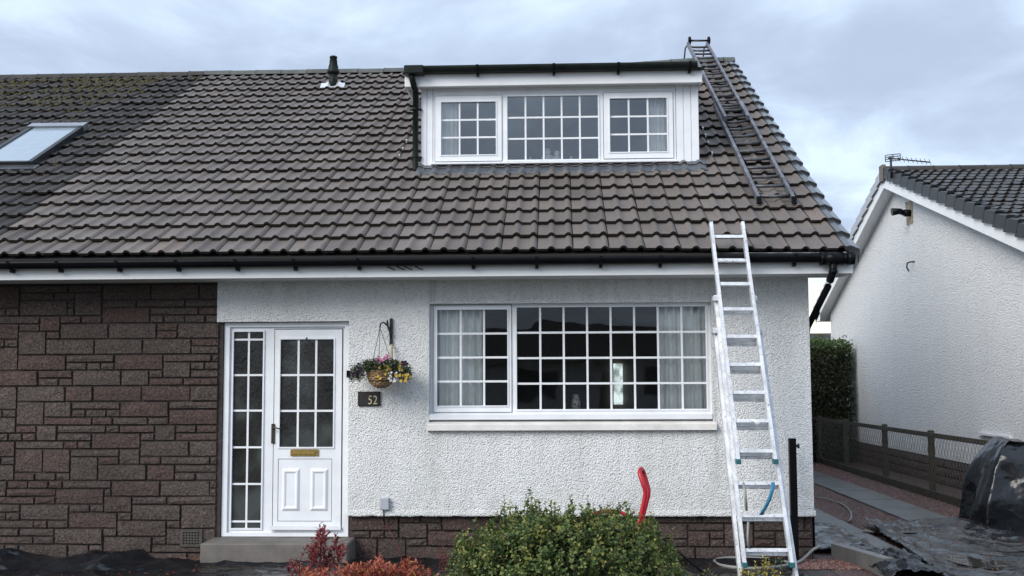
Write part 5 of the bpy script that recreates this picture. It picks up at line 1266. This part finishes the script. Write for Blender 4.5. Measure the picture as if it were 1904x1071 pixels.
# ------------------------------------------------------------------ shrubs in the bed
def shrub(name, label, base, shoots, mat, twig, leaf_l, leaf_w, per, tipn=5, cat='shrub', spread=.2, spacing=.014, twigr=.0025, tipf=None):
    """shoots: list of (root, tip) points"""
    sh = thing(name, label, cat, base); lm = MB(); tw = MB(); tips = []
    for a, b in shoots:
        d = (b - a); ln = d.length; dn = d.normalized(); bend = rv() * ln * .08
        P = [a, a.lerp(b, .5) + bend, b]
        tw.tube(P, [twigr * 1.6, twigr * 1.2, twigr * .6], 4, cap=False)
        n = per; ang = random.uniform(0, 6.28); tz = 1.0 if (tipf is None or random.random() < tipf) else 0.08
        for k in range(n):
            s = k * spacing / ln
            if s > 1: break
            t = 1 - s; p = P[0] * (1 - t) ** 2 + (2 * P[1] - .5 * (P[0] + P[2])) * 2 * t * (1 - t) + P[2] * t * t
            ang += 2.4; o = dn.orthogonal().normalized(); q = dn.cross(o); out = o * math.cos(ang) + q * math.sin(ang)
            dl_ = (dn * random.uniform(.3, .9) + out * random.uniform(.6, 1.0)); L_ = leaf_l * random.uniform(.7, 1.25) * (0.6 + .4 * min(1, k / 4)); 
            leaf(lm, p, dl_, dn, L_, leaf_w * random.uniform(.75, 1.2) * (L_ / leaf_l), .18, random.uniform(0, .5)); tips += [max(0, 1 - k / tipn) * tz * random.uniform(.3, 1)] * 5
    leaf_mesh(lm, 'crown', mat, sh, tips); tw.build('trunk', twig, sh); return sh
yc = -1.55; L0, R0 = at(822, 1055, yc), at(1290, 1055, yc); cxs = (L0.x + R0.x) / 2; rx = (R0.x - L0.x) / 2
def topz_(x, y):
    t = (x - cxs) / rx; s = (y - yc) / .62; e = 1 - abs(t) ** 2.6 - abs(s) ** 2.4
    if e <= 0: return 0
    h = .60 * e ** .48
    return h + .17 * noise.noise(Vector((x * 2.6, y * 2.6, 2))) + .13 * noise.noise(Vector((x * 7, y * 7, 5)))
shoots = []
while len(shoots) < 1500:
    x = random.uniform(cxs - rx, cxs + rx); y = random.uniform(yc - .62, yc + .62); h = topz_(x, y)
    if h < .08: continue
    z = h * random.uniform(.35, 1.0) if random.random() < .35 else h * random.uniform(.88, 1.03)
    b = Vector((x, y, z)); dirn = Vector(((x - cxs) * .45, (y - yc) * .45, .35)) + rv() * .16; dirn.normalize()
    shoots.append((b - dirn * random.uniform(.14, .26), b))
for px, py in ((985, 909), (987, 915), (1003, 930), (935, 938), (945, 940), (1013, 935), (1092, 926), (1066, 938), (1140, 936), (1118, 940), (1172, 938), (1165, 935), (884, 962), (1210, 955), (1222, 975), (1250, 985), (870, 985), (848, 1000), (1058, 945), (925, 950), (1035, 945), (1095, 935)):
    b = at(px, py, yc + random.uniform(-.15, .2)); shoots += [(b - Vector((random.uniform(-.04, .04), 0, .32)), b), (b - Vector((random.uniform(-.08, .08), .03, .3)), b - Vector((random.uniform(-.05, .05), 0, random.uniform(.03, .12))))]
for _ in range(70):      # stray shoots above the clipped mass
    x = cxs + random.uniform(-.9, .9) * rx; y = yc + random.uniform(-.5, .4); h = topz_(x, y)
    if h > .15: b = Vector((x + random.gauss(0, .03), y, h + random.uniform(.02, .11))); shoots.append((b - Vector((random.gauss(0, .04), random.gauss(0, .04), .24)), b))
for _ in range(60): 
    a = Vector((cxs + random.gauss(0, .18), yc + random.gauss(0, .12), 0)); x = cxs + random.uniform(-.8, .8) * rx; y = yc + random.uniform(-.4, .4); shoots.append((a, Vector((x, y, topz_(x, y) * .8 + .02))))
shrub('green_shrub', 'rounded leafy green shrub with yellow-green tips in front of the picture window', (cxs, yc, 0), shoots, 'privet_leaf', 'twig', .044, .034, 10, 4, spacing=.021, tipf=.38)
def clump(pxs, y0, n, hj=.12):
    out = []
    for _ in range(n):
        px, py = random.choice(pxs); b = at(px + random.gauss(0, 9), py + abs(random.gauss(0, 14)), y0 + random.uniform(-.25, .25)); ln = random.uniform(.10, .2); d = (Vector((0, 0, 1)) + rv() * .55).normalized()
        out.append((b - d * ln, b))
    for _ in range(14):
        px, py = random.choice(pxs); b = at(px, py + 25, y0); out.append((Vector((b.x * .9 + at(pxs[0][0], 1000, y0).x * .1, y0, 0.0)), b))
    return out
OR = [(px, 1036 + 14 * abs(math.sin(px * .045)) + (14 if px > 770 else 0)) for px in range(655, 800, 7)] + [(px, 1056) for px in range(555, 660, 9)]
shrub('orange_shrub', 'low spreading shrub of bright orange-red leaves at the edge of the bed', (at(720, 1060, -1.6).x, -1.6, 0), clump(OR, -1.6, 200), 'orange_leaf', 'red_twig', .072, .024, 9, 4, spacing=.018)
CR_ = [(600, 985), (597, 994), (604, 1000), (583, 1010), (622, 1008), (636, 1012), (574, 1016), (590, 1020), (612, 1022), (630, 1026), (608, 1032), (585, 1036), (540, 1048), (548, 1054)]
sh_ = []
for px, py in CR_:
    for q in range(4): 
        b = at(px + random.gauss(0, 5), py + random.gauss(0, 5), -1.45 + random.uniform(-.1, .1)); d = (Vector((0, 0, 1)) + rv() * .6).normalized(); sh_.append((b - d * random.uniform(.07, .14), b))
root = at(604, 1071, -1.45)
for px, py in CR_[:11]: sh_.append((Vector((root.x + random.gauss(0, .02), -1.45, 0)), at(px, py + 6, -1.45)))
shrub('crimson_shrub', 'taller upright shrub of dark crimson leaves in front of the doorstep', (root.x, -1.45, 0), sh_, 'crimson_leaf', 'red_twig', .060, .025, 9, 3, spacing=.016)
sh_ = []
for px, py in ((822, 1018), (828, 1025), (818, 1030), (835, 1034), (826, 1045)):
    b = at(px, py, -1.0); sh_.append((b - Vector((random.gauss(0, .02), 0, .12)), b))
b = at(826, 1040, -1.0); sh_.append((Vector((b.x, -1.0, 0)), b))
shrub('crimson_seedling', 'small crimson-leaved sprig tucked at the side of the green shrub', (b.x, -1.0, 0), sh_, 'crimson_leaf', 'red_twig', .042, .018, 7, 3)
sh_ = []
for px, py in ((1424, 1030), (1421, 1040), (1430, 1046), (1400, 1052), (1385, 1060), (1376, 1066), (1412, 1060), (1440, 1062), (1450, 1068), (1365, 1072), (1395, 1066), (1425, 1062)):
    for q in range(2): b = at(px + random.gauss(0, 3), py + random.gauss(0, 3), -1.9); sh_.append((b - Vector((random.gauss(0, .03), random.gauss(0, .03), .11)), b))
b = at(1420, 1045, -1.9); sh_.append((Vector((b.x, -1.9, 0)), b))
shrub('yellow_shrub', 'small bright yellow-leaved plant in front of the ladder foot', (b.x, -1.9, 0), sh_, 'yellow_leaf', 'twig', .036, .020, 7, 3, spacing=.018)
sh_ = []
for px, py in ((1310, 1062), (1318, 1058), (1300, 1070), (1325, 1068), (1445, 1040), (1452, 1036)):
    b = at(px, py, -1.75); sh_.append((b - Vector((random.gauss(0, .03), 0, .12)), b))
shrub('green_sprig', 'few green leafy stems rising between the green shrub and the ladder', (at(1310, 1071, -1.75).x, -1.75, 0), sh_, 'privet_leaf', 'twig', .036, .018, 8, 3)

# ------------------------------------------------------------------ the other side of the street (mirrored in the glass)
for k, (x, w_) in enumerate(((-13, 10), (2, 11), (17, 10))):
    y = -34 - k; o = thing('opposite_house', ['white bungalow across the street, opposite the stone wall side', 'white bungalow straight across the street', 'white bungalow across the street, opposite the neighbouring gable'][k], 'house', (x, y, 0), 'houses across the street')
    m = MB(); m.box(x - w_ / 2, x + w_ / 2, y - 8, y, 0, 2.5); m.build('wall', 'far_harl', o)
    m = MB(); m.add([(x - w_ / 2 - .3, y + .4, 2.45), (x + w_ / 2 + .3, y + .4, 2.45), (x + w_ / 2 + .3, y - 4, 4.1), (x - w_ / 2 - .3, y - 4, 4.1), (x + w_ / 2 + .3, y - 8.4, 2.45), (x - w_ / 2 - .3, y - 8.4, 2.45)], [(1, 0, 3, 2), (2, 3, 5, 4), (0, 5, 3), (1, 2, 4)]); m.build('roof', 'old_tile', o)
    for wx in (-3, 2.4): m = MB(); m.box(x + wx - .9, x + wx + .9, y, y + .04, .9, 2.1); m.build('window', 'gasket', o)
    m = MB(); m.box(x - .4, x + .5, y, y + .04, .05, 2.1); m.build('door', 'gasket', o)
